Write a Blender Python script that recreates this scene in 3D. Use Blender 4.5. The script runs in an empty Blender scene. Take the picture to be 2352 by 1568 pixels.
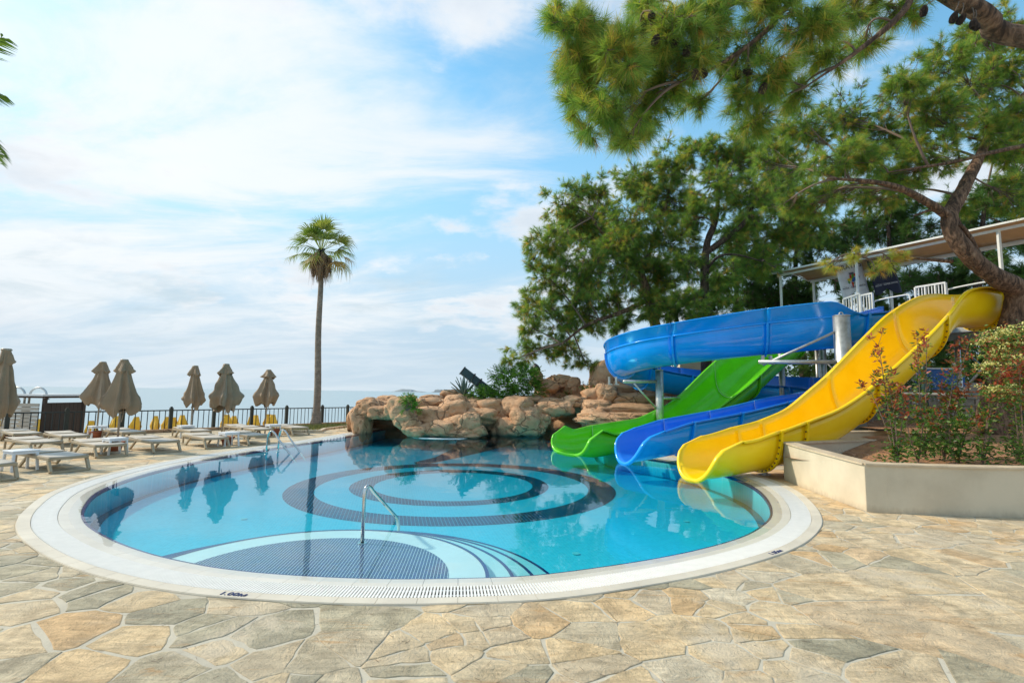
import bpy, math, random
import numpy as np
from mathutils import Vector, Matrix
from mathutils.geometry import tessellate_polygon
from mathutils import noise as mnoise
import bmesh

S = bpy.context.scene
COL = S.collection
R = math.radians
rnd = random.Random(7)
rng = np.random.default_rng(11)

# ------------------------------------------------------------------ camera
PITCH, ROLL, CAMZ = math.atan((901.6 - 784) / 1176.0), R(0.77), 1.7
cam_d = bpy.data.cameras.new('camera')
cam_d.sensor_width = 36.0
cam_d.lens = 18.0
cam_d.clip_start = 0.05
cam_d.clip_end = 40000
cam = bpy.data.objects.new('camera', cam_d)
COL.objects.link(cam)
_f = Vector((0, math.cos(PITCH), math.sin(PITCH)))
_r0 = Vector((1, 0, 0))
_u0 = _r0.cross(_f)
_r = _r0 * math.cos(ROLL) + _u0 * math.sin(ROLL)
_u = _r.cross(_f)
cam.matrix_world = Matrix(((_r.x, _u.x, -_f.x, 0), (_r.y, _u.y, -_f.y, 0), (_r.z, _u.z, -_f.z, CAMZ), (0, 0, 0, 1)))
S.camera = cam

# ------------------------------------------------------------------ light
SUN_AZ, SUN_EL = -76.0, 38.0      # degrees clockwise from +Y, elevation
sd = Vector((math.sin(R(SUN_AZ)) * math.cos(R(SUN_EL)), math.cos(R(SUN_AZ)) * math.cos(R(SUN_EL)), math.sin(R(SUN_EL))))
sun_d = bpy.data.lights.new('sun', 'SUN')
sun_d.energy = 3.7
sun_d.angle = R(3.0)
sun_d.color = (1.0, 0.88, 0.70)
sun = bpy.data.objects.new('sun', sun_d)
COL.objects.link(sun)
sun.rotation_euler = sd.to_track_quat('Z', 'Y').to_euler()

W = bpy.data.worlds.new('World')
S.world = W
W.use_nodes = True
wn, wl = W.node_tree.nodes, W.node_tree.links
wn.clear()


def N(nodes, t, **kw):
    n = nodes.new(t)
    for k, v in kw.items():
        if k in n.inputs.keys():
            n.inputs[k].default_value = v
        else:
            setattr(n, k, v)
    return n


def mathn(nodes, links, op, a, b=None, c=None, clamp=False):
    n = nodes.new('ShaderNodeMath')
    n.operation = op
    n.use_clamp = clamp
    for i, v in enumerate((a, b, c)):
        if v is None:
            continue
        if isinstance(v, (int, float)):
            n.inputs[i].default_value = v
        else:
            links.new(v, n.inputs[i])
    return n.outputs[0]


def mixc(nodes, links, fac, a, b, blend='MIX'):
    n = nodes.new('ShaderNodeMix')
    n.data_type = 'RGBA'
    n.blend_type = blend
    for s, v in ((n.inputs[0], fac), (n.inputs[6], a), (n.inputs[7], b)):
        if isinstance(v, (int, float)):
            s.default_value = v
        elif isinstance(v, tuple):
            s.default_value = (v + (1,))[:4]
        else:
            links.new(v, s)
    return n.outputs[2]


def maprange(nodes, links, v, a, b, c=0.0, d=1.0, smooth=True):
    n = nodes.new('ShaderNodeMapRange')
    n.interpolation_type = 'SMOOTHSTEP' if smooth else 'LINEAR'
    links.new(v, n.inputs[0])
    for i, x in enumerate((a, b, c, d)):
        n.inputs[i + 1].default_value = x
    return n.outputs[0]


SKYMUL = (1.75, 2.75, 2.55)


def build_world():
    out = N(wn, 'ShaderNodeOutputWorld')
    bg = N(wn, 'ShaderNodeBackground')
    bg.inputs['Strength'].default_value = 0.10
    sky = N(wn, 'ShaderNodeTexSky', sky_type='NISHITA')
    sky.sun_disc = False
    sky.sun_elevation = R(SUN_EL)
    sky.sun_rotation = R(SUN_AZ)
    sky.air_density = 1.0
    sky.dust_density = 0.4
    sky.ozone_density = 1.5
    tc = N(wn, 'ShaderNodeTexCoord')
    sep = N(wn, 'ShaderNodeSeparateXYZ')
    wl.new(tc.outputs['Generated'], sep.inputs[0])
    x, y, z = sep.outputs
    zc = mathn(wn, wl, 'MAXIMUM', z, 0.0)
    den = mathn(wn, wl, 'ADD', zc, 0.21)
    cx = mathn(wn, wl, 'DIVIDE', x, den)
    cy = mathn(wn, wl, 'DIVIDE', y, den)
    comb = N(wn, 'ShaderNodeCombineXYZ')
    wl.new(cx, comb.inputs[0])
    wl.new(cy, comb.inputs[1])

    def noise(scale, detail, rough, off, dist=0.0, rot=0.0, sx=1.0, sy=1.0, src=None):
        mp = N(wn, 'ShaderNodeMapping')
        mp.inputs['Location'].default_value = off
        mp.inputs['Rotation'].default_value = (0, 0, rot)
        mp.inputs['Scale'].default_value = (sx, sy, 1)
        wl.new(src or comb.outputs[0], mp.inputs[0])
        n = N(wn, 'ShaderNodeTexNoise', Scale=scale, Detail=detail, Roughness=rough, Distortion=dist)
        wl.new(mp.outputs[0], n.inputs['Vector'])
        return n.outputs[0]
    big = noise(0.42, 4, 0.5, (3.1, 1.7, 0.0), 0.3, 0.6, 0.8, 1.3)
    wisp = noise(1.5, 10, 0.62, (5.0, 0.4, 2.0), 0.7, 0.75, 0.6, 1.4)
    fine = noise(3.6, 8, 0.6, (8.0, 2.2, 4.0), 0.25, 0.4, 0.8, 1.2)
    puffs = noise(1.9, 9, 0.56, (1.0, 6.3, 2.0), 0.15)
    streak = noise(2.6, 7, 0.6, (4.0, 1.3, 2.0), 0.4, 0.0, 0.55, 0.9)
    dot = N(wn, 'ShaderNodeVectorMath', operation='DOT_PRODUCT')
    wl.new(tc.outputs['Generated'], dot.inputs[0])
    dot.inputs[1].default_value = Vector((math.sin(R(-62)), math.cos(R(-62)), 0.40)).normalized()
    toward = maprange(wn, wl, dot.outputs['Value'], 0.30, 0.97)
    # high veil: thick on the sun's side, combed into wisps
    a = mathn(wn, wl, 'MULTIPLY_ADD', big, 1.3, -1.18)
    a = mathn(wn, wl, 'MULTIPLY_ADD', wisp, 2.1, a)
    a = mathn(wn, wl, 'MULTIPLY_ADD', fine, 0.35, a)
    a = mathn(wn, wl, 'MULTIPLY_ADD', toward, 0.34, a)
    veil = maprange(wn, wl, a, 0.50, 1.22)
    veil = mathn(wn, wl, 'MULTIPLY', veil, 0.88)
    veil = mathn(wn, wl, 'MULTIPLY', veil, maprange(wn, wl, z, 0.0, 0.20, 0.35, 1.0))
    # small cumulus puffs
    pf = mathn(wn, wl, 'MULTIPLY_ADD', fine, 0.30, puffs)
    pmask = maprange(wn, wl, pf, 0.66, 0.80)
    pz = maprange(wn, wl, z, 0.05, 0.16)
    pmask = mathn(wn, wl, 'MULTIPLY', pmask, pz)
    pmask = mathn(wn, wl, 'MULTIPLY', pmask, 0.85)
    # horizon haze
    hz = maprange(wn, wl, z, 0.0, 0.50, 1.0, 0.0, smooth=False)
    hz = mathn(wn, wl, 'POWER', hz, 1.9)
    base = mixc(wn, wl, 1.0, sky.outputs[0], SKYMUL, 'MULTIPLY')
    base = mixc(wn, wl, maprange(wn, wl, z, 0.05, 0.60), (4.0, 6.2, 8.3), base)
    c1 = mixc(wn, wl, mathn(wn, wl, 'MULTIPLY', hz, 0.95), base, (5.9, 7.1, 8.0))
    whitecol = mixc(wn, wl, toward, (7.6, 8.4, 9.0), (9.3, 9.5, 9.6))
    tex = maprange(wn, wl, mathn(wn, wl, 'MULTIPLY_ADD', fine, 0.5, wisp), 0.50, 0.95)
    whitecol = mixc(wn, wl, 1.0, whitecol, mixc(wn, wl, tex, (0.84, 0.91, 0.96), (1.03, 1.02, 1.01)), 'MULTIPLY')
    c2 = mixc(wn, wl, veil, c1, whitecol)
    shade = maprange(wn, wl, puffs, 0.52, 0.72)
    pcol = mixc(wn, wl, shade, (9.2, 9.4, 9.6), (7.2, 7.7, 8.3))
    c3 = mixc(wn, wl, pmask, c2, pcol)
    # grey blue streaks low over the sea
    sz = maprange(wn, wl, z, 0.02, 0.10)
    sz2 = maprange(wn, wl, z, 0.16, 0.30, 1.0, 0.0)
    sm = mathn(wn, wl, 'MULTIPLY', maprange(wn, wl, streak, 0.50, 0.68), mathn(wn, wl, 'MULTIPLY', sz, sz2))
    c3 = mixc(wn, wl, mathn(wn, wl, 'MULTIPLY', sm, 0.55), c3, (5.4, 6.7, 7.5))
    below = maprange(wn, wl, z, -0.02, 0.0)
    c4 = mixc(wn, wl, below, (4.4, 5.2, 5.6), c3)
    wl.new(c4, bg.inputs[0])
    wl.new(bg.outputs[0], out.inputs[0])


build_world()
S.view_settings.view_transform = 'Standard'
S.view_settings.look = 'None'
S.view_settings.gamma = 1.0
S.view_settings.use_curve_mapping = False
S.view_settings.exposure = 0.08
S.render.engine = 'CYCLES'
S.cycles.max_bounces = 10
S.cycles.transparent_max_bounces = 16
S.cycles.transmission_bounces = 8

# ------------------------------------------------------------------ photo measurements -> place


def ray(px, py):
    return _f + _r * ((px - 1176) / 1176.0) - _u * ((py - 784) / 1176.0)


def G(px, py, z=0.0):
    d = ray(px, py)
    t = (z - CAMZ) / d.z
    return Vector((d.x * t, d.y * t, z))


def AT(px, py, Y):
    d = ray(px, py)
    t = Y / d.y
    return Vector((d.x * t, Y, CAMZ + d.z * t))


# ------------------------------------------------------------------ helpers


class MB:
    def __init__(s):
        s.v, s.f, s.t = [], [], []

    def add(s, vs, fs, tint=None):
        n = len(s.v)
        s.v += [tuple(p) for p in vs]
        s.f += [tuple(i + n for i in f) for f in fs]
        if tint is not None:
            s.t += [tint] * len(vs)
        return s

    def box(s, c, size, rot=0.0, M=None, tint=None):
        x, y, z = size[0] / 2, size[1] / 2, size[2] / 2
        vs = [Vector((a * x, b * y, d * z)) for a in (-1, 1) for b in (-1, 1) for d in (-1, 1)]
        m = M if M is not None else Matrix.Rotation(rot, 3, 'Z')
        vs = [m @ v + Vector(c) for v in vs]
        return s.add(vs, [(0, 1, 3, 2), (4, 6, 7, 5), (0, 4, 5, 1), (2, 3, 7, 6), (0, 2, 6, 4), (1, 5, 7, 3)], tint)

    def bar(s, a, b, w, h=None, up=(0, 0, 1), tint=None):
        a, b = Vector(a), Vector(b)
        h = w if h is None else h
        d = (b - a)
        L = d.length
        d.normalize()
        up = Vector(up)
        if abs(d.dot(up)) > 0.98:
            up = Vector((0, 1, 0))
        sx = d.cross(up).normalized()
        uz = sx.cross(d)
        M = Matrix((d, sx, uz)).transposed()
        return s.box((a + b) / 2, (L, w, h), M=M, tint=tint)

    def tube(s, pts, rad, n=8, cap=True, tint=None):
        pts = [Vector(p) for p in pts]
        if isinstance(rad, (int, float)):
            rad = [rad] * len(pts)
        base = len(s.v)
        prev = None
        vs = []
        for i, p in enumerate(pts):
            d = (pts[min(i + 1, len(pts) - 1)] - pts[max(i - 1, 0)])
            if d.length < 1e-9:
                d = Vector((0, 0, 1))
            d.normalize()
            if prev is None:
                a = d.orthogonal().normalized()
            else:
                a = (prev - d * prev.dot(d))
                a = a.normalized() if a.length > 1e-6 else d.orthogonal().normalized()
            prev = a
            b = d.cross(a)
            for k in range(n):
                t = 2 * math.pi * k / n
                vs.append(p + (a * math.cos(t) + b * math.sin(t)) * rad[i])
        fs = []
        for i in range(len(pts) - 1):
            for k in range(n):
                k2 = (k + 1) % n
                fs.append((i * n + k, i * n + k2, (i + 1) * n + k2, (i + 1) * n + k))
        if cap:
            fs.append(tuple(range(n))[::-1])
            fs.append(tuple((len(pts) - 1) * n + k for k in range(n)))
        return s.add(vs, fs, tint)

    def lathe(s, prof, c=(0, 0, 0), n=16, tint=None):
        vs, fs = [], []
        for r_, z_ in prof:
            for k in range(n):
                t = 2 * math.pi * k / n
                vs.append((c[0] + r_ * math.cos(t), c[1] + r_ * math.sin(t), c[2] + z_))
        for i in range(len(prof) - 1):
            for k in range(n):
                k2 = (k + 1) % n
                fs.append((i * n + k, i * n + k2, (i + 1) * n + k2, (i + 1) * n + k))
        return s.add(vs, fs, tint)

    def build(s, name, mat, parent=None, smooth=False, bevel=0.0):
        me = bpy.data.meshes.new(name)
        me.from_pydata(s.v, [], s.f)
        if s.t and len(s.t) == len(s.v):
            at = me.attributes.new('tint', 'FLOAT', 'POINT')
            at.data.foreach_set('value', np.array(s.t, dtype=np.float32))
        me.materials.append(mat)
        o = bpy.data.objects.new(name, me)
        COL.objects.link(o)
        if smooth:
            me.polygons.foreach_set('use_smooth', [True] * len(me.polygons))
        if parent is not None:
            o.parent = parent
        if bevel:
            b = o.modifiers.new('bevel', 'BEVEL')
            b.width = bevel
            b.segments = 2
            b.limit_method = 'ANGLE'
        me.update()
        return o


def np_mesh(name, verts, faces, mat, parent=None, tint=None, smooth=False):
    """verts (n,3) array, faces (m,k) array of equal-sided faces"""
    me = bpy.data.meshes.new(name)
    n, m, k = len(verts), len(faces), faces.shape[1]
    me.vertices.add(n)
    me.vertices.foreach_set('co', np.asarray(verts, np.float32).ravel())
    me.loops.add(m * k)
    me.loops.foreach_set('vertex_index', faces.astype(np.int32).ravel())
    me.polygons.add(m)
    me.polygons.foreach_set('loop_start', np.arange(0, m * k, k, dtype=np.int32))
    me.polygons.foreach_set('loop_total', np.full(m, k, np.int32))
    if smooth:
        me.polygons.foreach_set('use_smooth', np.ones(m, bool))
    me.update(calc_edges=True)
    if tint is not None:
        at = me.attributes.new('tint', 'FLOAT', 'POINT')
        at.data.foreach_set('value', np.asarray(tint, np.float32))
    me.materials.append(mat)
    o = bpy.data.objects.new(name, me)
    COL.objects.link(o)
    if parent is not None:
        o.parent = parent
    return o


def tag(o, label=None, cat=None, group=None, kind=None):
    if label:
        o['label'] = label
    if cat:
        o['category'] = cat
    if group:
        o['group'] = group
    if kind:
        o['kind'] = kind
    return o


def empty(name, loc=(0, 0, 0), rz=0.0, label=None, cat=None, group=None):
    o = bpy.data.objects.new(name, None)
    o.empty_display_size = 0.2
    o.location = loc
    o.rotation_euler = (0, 0, rz)
    COL.objects.link(o)
    return tag(o, label, cat, group)


def copy_tree(o, parent=None):
    c = o.copy()
    COL.objects.link(c)
    c.parent = parent
    for ch in list(o.children):
        copy_tree(ch, c)
    return c


def smooth_curve(P, m, closed=False):
    """Catmull-Rom through points; returns m evenly spaced samples"""
    P = np.array([tuple(p) for p in P], float)
    if closed:
        P = np.vstack([P[-1:], P, P[:2]])
    else:
        P = np.vstack([2 * P[0] - P[1], P, 2 * P[-1] - P[-2]])
    out = []
    for i in range(1, len(P) - 2):
        for t in np.linspace(0, 1, 14, endpoint=False):
            p0, p1, p2, p3 = P[i - 1:i + 3]
            out.append(0.5 * ((2 * p1) + (-p0 + p2) * t + (2 * p0 - 5 * p1 + 4 * p2 - p3) * t * t + (-p0 + 3 * p1 - 3 * p2 + p3) * t ** 3))
    out.append(P[-2])
    out = np.array(out)
    L = np.concatenate([[0], np.cumsum(np.linalg.norm(np.diff(out, axis=0), axis=1))])
    s = np.linspace(0, L[-1], m + 1)[:-1] if closed else np.linspace(0, L[-1], m)
    return np.stack([np.interp(s, L, out[:, k]) for k in range(out.shape[1])], 1)


# ------------------------------------------------------------------ materials


def newmat(name):
    m = bpy.data.materials.new(name)
    m.use_nodes = True
    nt = m.node_tree
    b = nt.nodes['Principled BSDF']
    return m, nt.nodes, nt.links, b


def objcoord(n, l, scale=(1, 1, 1), kind='Object', rot=(0, 0, 0)):
    tc = n.new('ShaderNodeTexCoord')
    mp = n.new('ShaderNodeMapping')
    mp.inputs['Scale'].default_value = scale
    mp.inputs['Rotation'].default_value = rot
    l.new(tc.outputs[kind], mp.inputs[0])
    return mp.outputs[0]


def geopos(n, l, scale=(1, 1, 1), rot=(0, 0, 0)):
    g = n.new('ShaderNodeNewGeometry')
    mp = n.new('ShaderNodeMapping')
    mp.inputs['Scale'].default_value = scale
    mp.inputs['Rotation'].default_value = rot
    l.new(g.outputs['Position'], mp.inputs[0])
    return mp.outputs[0]


def noise(n, l, vec, scale, detail=4, rough=0.5, dist=0.0):
    t = n.new('ShaderNodeTexNoise')
    t.inputs['Scale'].default_value = scale
    t.inputs['Detail'].default_value = detail
    t.inputs['Roughness'].default_value = rough
    t.inputs['Distortion'].default_value = dist
    if vec is not None:
        l.new(vec, t.inputs['Vector'])
    return t.outputs[0]


def bump(n, l, b, h, strength, dist=0.01):
    bp = n.new('ShaderNodeBump')
    bp.inputs['Strength'].default_value = strength
    bp.inputs['Distance'].default_value = dist
    l.new(h, bp.inputs['Height'])
    l.new(bp.outputs[0], b.inputs['Normal'])
    return bp


def simple(name, col, rough=0.5, metal=0.0, var=0.12, scale=8.0, bstr=0.15, bdist=0.004, coat=0.0, bscale=None, world=False):
    m, n, l, b = newmat(name)
    vec = geopos(n, l) if world else objcoord(n, l)
    f = noise(n, l, vec, scale, 5, 0.6)
    f = maprange(n, l, f, 0.3, 0.7)
    a = tuple(c * (1 - var) for c in col)
    c = tuple(min(1, c_ * (1 + var)) for c_ in col)
    l.new(mixc(n, l, f, a, c), b.inputs['Base Color'])
    b.inputs['Roughness'].default_value = rough
    b.inputs['Metallic'].default_value = metal
    b.inputs['Coat Weight'].default_value = coat
    b.inputs['Coat Roughness'].default_value = 0.08
    if bstr:
        h = noise(n, l, vec, bscale or scale * 5, 4, 0.6)
        bump(n, l, b, h, bstr, bdist)
    return m


def m_stone():
    m, n, l, b = newmat('flagstone')
    at = n.new('ShaderNodeAttribute')
    at.attribute_name = 'tint'
    pos = geopos(n, l)
    posr = geopos(n, l, (1.0, 4.5, 1), (0, 0, R(-25)))
    big = noise(n, l, pos, 0.45, 3, 0.5)
    ramp = n.new('ShaderNodeValToRGB')
    cr = ramp.color_ramp
    cr.interpolation = 'LINEAR'
    cols = [(0.0, (0.40, 0.37, 0.275)), (0.2, (0.50, 0.445, 0.32)), (0.42, (0.64, 0.53, 0.38)), (0.6, (0.75, 0.595, 0.39)),
            (0.78, (0.77, 0.585, 0.355)), (0.9, (0.68, 0.455, 0.24)), (1.0, (0.75, 0.655, 0.50))]
    cr.elements[0].position = 0.0
    cr.elements[0].color = cols[0][1] + (1,)
    cr.elements[1].position = 1.0
    cr.elements[1].color = cols[-1][1] + (1,)
    for p, c in cols[1:-1]:
        e = cr.elements.new(p)
        e.color = c + (1,)
    l.new(at.outputs['Fac'], ramp.inputs[0])
    streak = noise(n, l, posr, 2.2, 9, 0.72, 1.6)
    blot = noise(n, l, pos, 3.0, 8, 0.66, 0.7)
    s2 = maprange(n, l, mathn(n, l, 'MULTIPLY_ADD', blot, 1.2, streak), 0.85, 1.40)
    c1 = mixc(n, l, s2, (0.62, 0.60, 0.55), (1.22, 1.20, 1.14))
    c2 = mixc(n, l, 1.0, ramp.outputs[0], c1, 'MULTIPLY')
    tone = maprange(n, l, noise(n, l, pos, 1.1, 5, 0.6, 0.4), 0.45, 0.62)
    c2 = mixc(n, l, mathn(n, l, 'MULTIPLY', tone, 0.38), c2, (0.52, 0.46, 0.34))
    # rusty streaks
    ru = noise(n, l, posr, 1.3, 6, 0.62, 1.4)
    ruf = maprange(n, l, ru, 0.57, 0.72)
    c3 = mixc(n, l, mathn(n, l, 'MULTIPLY', ruf, 0.65), c2, (0.50, 0.28, 0.11))
    # cement smeared over the stones
    sm = noise(n, l, pos, 0.9, 7, 0.6, 0.5)
    smf = maprange(n, l, sm, 0.56, 0.66)
    c4 = mixc(n, l, mathn(n, l, 'MULTIPLY', smf, 0.75), c3, (0.66, 0.56, 0.41))
    # pits
    pit = noise(n, l, pos, 26, 3, 0.5)
    pf = maprange(n, l, pit, 0.66, 0.72)
    c5 = mixc(n, l, mathn(n, l, 'MULTIPLY', pf, 0.35), c4, (0.18, 0.13, 0.08))
    l.new(c5, b.inputs['Base Color'])
    b.inputs['Roughness'].default_value = 0.75
    h1 = noise(n, l, pos, 4, 10, 0.72, 0.8)
    h2 = noise(n, l, pos, 45, 4, 0.6)
    h = mathn(n, l, 'MULTIPLY_ADD', h2, 0.25, h1)
    bump(n, l, b, h, 1.0, 0.045)
    return m


def m_mortar():
    m, n, l, b = newmat('mortar')
    pos = geopos(n, l)
    f = maprange(n, l, noise(n, l, pos, 1.7, 8, 0.65), 0.3, 0.7)
    c = mixc(n, l, f, (0.47, 0.43, 0.345), (0.60, 0.545, 0.43))
    d = maprange(n, l, noise(n, l, pos, 9, 5, 0.6), 0.58, 0.7)
    c = mixc(n, l, mathn(n, l, 'MULTIPLY', d, 0.4), c, (0.19, 0.15, 0.11))
    l.new(c, b.inputs['Base Color'])
    b.inputs['Roughness'].default_value = 0.9
    bump(n, l, b, noise(n, l, pos, 40, 6, 0.7), 0.6, 0.01)
    return m


def m_rock():
    m, n, l, b = newmat('moulded_rock')
    pos = geopos(n, l)
    f = maprange(n, l, noise(n, l, pos, 1.1, 6, 0.6), 0.3, 0.7)
    c = mixc(n, l, f, (0.45, 0.24, 0.12), (0.60, 0.36, 0.20))
    f2 = maprange(n, l, noise(n, l, pos, 5.5, 7, 0.7), 0.35, 0.75)
    c = mixc(n, l, mathn(n, l, 'MULTIPLY', f2, 0.45), c, (0.64, 0.43, 0.26))
    # crack network
    warp = n.new('ShaderNodeTexNoise')
    warp.inputs['Scale'].default_value = 1.6
    l.new(pos, warp.inputs['Vector'])
    wv = n.new('ShaderNodeVectorMath')
    wv.operation = 'MULTIPLY_ADD'
    l.new(warp.outputs[1], wv.inputs[0])
    wv.inputs[1].default_value = (0.9, 0.9, 0.9)
    l.new(pos, wv.inputs[2])
    vo = n.new('ShaderNodeTexVoronoi')
    vo.feature = 'DISTANCE_TO_EDGE'
    vo.inputs['Scale'].default_value = 1.15
    l.new(wv.outputs[0], vo.inputs['Vector'])
    msk = maprange(n, l, noise(n, l, pos, 0.7, 2, 0.5), 0.42, 0.52)
    cr = maprange(n, l, vo.outputs['Distance'], 0.0, 0.035, 1.0, 0.0)
    cr = mathn(n, l, 'MULTIPLY', cr, msk)
    vo2 = n.new('ShaderNodeTexVoronoi')
    vo2.feature = 'DISTANCE_TO_EDGE'
    vo2.inputs['Scale'].default_value = 2.7
    l.new(wv.outputs[0], vo2.inputs['Vector'])
    msk2 = maprange(n, l, noise(n, l, pos, 1.4, 2, 0.5), 0.50, 0.58)
    cr2 = mathn(n, l, 'MULTIPLY', maprange(n, l, vo2.outputs['Distance'], 0.0, 0.04, 0.4, 0.0), msk2)
    cr = mathn(n, l, 'MAXIMUM', cr, cr2)
    c = mixc(n, l, mathn(n, l, 'MULTIPLY', cr, 0.72), c, (0.14, 0.07, 0.035))
    # damp, algae stained foot at the waterline
    spz = n.new('ShaderNodeSeparateXYZ')
    l.new(pos, spz.inputs[0])
    wet = maprange(n, l, mathn(n, l, 'MULTIPLY_ADD', noise(n, l, pos, 3, 4, 0.6), 0.30, spz.outputs[2]), 0.12, 0.36, 1.0, 0.0)
    c = mixc(n, l, mathn(n, l, 'MULTIPLY', wet, 0.6), c, (0.16, 0.125, 0.085))
    l.new(c, b.inputs['Base Color'])
    b.inputs['Roughness'].default_value = 0.85
    h = noise(n, l, pos, 3.5, 9, 0.68)
    h2 = mathn(n, l, 'MULTIPLY_ADD', cr, -0.6, h)
    bump(n, l, b, h2, 0.8, 0.10)
    return m


def m_foliage(name, cols, rough=0.55, trans=0.25):
    m, n, l, b = newmat(name)
    at = n.new('ShaderNodeAttribute')
    at.attribute_name = 'tint'
    ramp = n.new('ShaderNodeValToRGB')
    cr = ramp.color_ramp
    cr.elements[0].position = cols[0][0]
    cr.elements[0].color = cols[0][1] + (1,)
    cr.elements[1].position = cols[-1][0]
    cr.elements[1].color = cols[-1][1] + (1,)
    for p, c in cols[1:-1]:
        e = cr.elements.new(p)
        e.color = c + (1,)
    l.new(at.outputs['Fac'], ramp.inputs[0])
    b.inputs['Roughness'].default_value = rough
    b.inputs['Specular IOR Level'].default_value = 0.3
    l.new(ramp.outputs[0], b.inputs['Base Color'])
    if trans:
        tr = n.new('ShaderNodeBsdfTranslucent')
        l.new(mixc(n, l, 1.0, ramp.outputs[0], (1.3, 1.4, 0.7), 'MULTIPLY'), tr.inputs[0])
        mx = n.new('ShaderNodeMixShader')
        mx.inputs[0].default_value = trans
        l.new(b.outputs[0], mx.inputs[1])
        l.new(tr.outputs[0], mx.inputs[2])
        l.new(mx.outputs[0], n['Material Output'].inputs[0])
    return m


def m_bark(name, a, c, scale=6):
    m, n, l, b = newmat(name)
    pos = geopos(n, l, (1, 1, 0.28))
    f = noise(n, l, pos, scale * 1.6, 8, 0.72, 1.2)
    g = noise(n, l, pos, scale * 5, 5, 0.7, 0.6)
    h = mathn(n, l, 'MULTIPLY_ADD', g, 0.4, f)
    col = mixc(n, l, maprange(n, l, h, 0.58, 0.80), tuple(x * .25 for x in a), a)
    col = mixc(n, l, maprange(n, l, h, 0.72, 1.0), col, c)
    l.new(col, b.inputs['Base Color'])
    b.inputs['Roughness'].default_value = 0.9
    bump(n, l, b, h, 1.0, 0.09)
    return m


def m_palmtrunk():
    m, n, l, b = newmat('palm_trunk')
    pos = geopos(n, l, (1, 1, 1))
    w = n.new('ShaderNodeTexWave')
    w.bands_direction = 'Z'
    w.inputs['Scale'].default_value = 3.4
    w.inputs['Distortion'].default_value = 1.5
    w.inputs['Detail'].default_value = 4
    w.inputs['Detail Scale'].default_value = 2.0
    l.new(pos, w.inputs['Vector'])
    f = noise(n, l, pos, 5, 6, 0.7)
    col = mixc(n, l, maprange(n, l, f, 0.3, 0.7), (0.17, 0.135, 0.105), (0.33, 0.275, 0.22))
    col = mixc(n, l, mathn(n, l, 'MULTIPLY', w.outputs['Fac'], 0.35), col, (0.13, 0.10, 0.08))
    l.new(col, b.inputs['Base Color'])
    b.inputs['Roughness'].default_value = 0.9
    bump(n, l, b, mathn(n, l, 'MULTIPLY_ADD', w.outputs['Fac'], 0.6, f), 0.5, 0.03)
    return m


def m_mosaic(name, tile, grout, pitch, gw, rot, var=0.12, emph=1.0, rough=0.2):
    """small square glazed tiles; real grout of another colour"""
    m, n, l, b = newmat(name)
    pos = geopos(n, l, (1 / pitch, 1 / pitch, 1 / pitch), (0, 0, rot))
    sp = n.new('ShaderNodeSeparateXYZ')
    l.new(pos, sp.inputs[0])
    fx = mathn(n, l, 'FRACT', sp.outputs[0])
    fy = mathn(n, l, 'FRACT', sp.outputs[1])
    lx = mathn(n, l, 'LESS_THAN', fx, gw)
    ly = mathn(n, l, 'LESS_THAN', fy, gw * emph)
    g = mathn(n, l, 'MAXIMUM', lx, ly)
    wn_ = n.new('ShaderNodeTexWhiteNoise')
    wn_.noise_dimensions = '2D'
    fl = n.new('ShaderNodeVectorMath')
    fl.operation = 'FLOOR'
    l.new(pos, fl.inputs[0])
    l.new(fl.outputs[0], wn_.inputs['Vector'])
    c = mixc(n, l, wn_.outputs[0], tuple(x * (1 - var) for x in tile), tuple(min(1, x * (1 + var)) for x in tile))
    c = mixc(n, l, g, c, grout)
    l.new(c, b.inputs['Base Color'])
    b.inputs['Roughness'].default_value = rough
    return m


def m_water():
    m, n, l, b = newmat('pool_water')
    n.remove(b)
    out = n['Material Output']
    pos = geopos(n, l)
    h1 = noise(n, l, pos, 1.6, 3, 0.5, 0.3)
    h2 = noise(n, l, pos, 7.0, 2, 0.5)
    patch = maprange(n, l, noise(n, l, pos, 0.5, 2, 0.5), 0.45, 0.7)
    h = mathn(n, l, 'MULTIPLY_ADD', mathn(n, l, 'MULTIPLY', h2, patch), 0.22, h1)
    bp = n.new('ShaderNodeBump')
    bp.inputs['Strength'].default_value = 0.22
    bp.inputs['Distance'].default_value = 0.012
    l.new(h, bp.inputs['Height'])
    fr = n.new('ShaderNodeFresnel')
    geo = n.new('ShaderNodeNewGeometry')
    # the node inverts the index on back faces; feed it the inverse so both ways give the air-to-water value
    ior = mathn(n, l, 'MULTIPLY_ADD', geo.outputs['Backfacing'], 1 / 1.33 - 1.33, 1.33)
    l.new(ior, fr.inputs['IOR'])
    l.new(bp.outputs[0], fr.inputs['Normal'])
    tr = n.new('ShaderNodeBsdfTransparent')
    gl = n.new('ShaderNodeBsdfGlossy')
    gl.inputs['Roughness'].default_value = 0.0
    l.new(bp.outputs[0], gl.inputs['Normal'])
    mx = n.new('ShaderNodeMixShader')
    l.new(fr.outputs[0], mx.inputs[0])
    l.new(tr.outputs[0], mx.inputs[1])
    l.new(gl.outputs[0], mx.inputs[2])
    l.new(mx.outputs[0], out.inputs['Surface'])
    va = n.new('ShaderNodeVolumeAbsorption')
    va.inputs['Color'].default_value = (0.0, 0.83, 0.91, 1)
    va.inputs['Density'].default_value = 1.15
    l.new(va.outputs[0], out.inputs['Volume'])
    return m


def m_sea():
    m, n, l, b = newmat('sea_water')
    pos = geopos(n, l, (0.35, 1, 1))
    h = noise(n, l, pos, 0.5, 6, 0.6)
    b.inputs['Base Color'].default_value = (0.30, 0.41, 0.45, 1)
    b.inputs['Roughness'].default_value = 0.28
    b.inputs['IOR'].default_value = 1.33
    bump(n, l, b, h, 0.35, 0.25)
    return m


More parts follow.
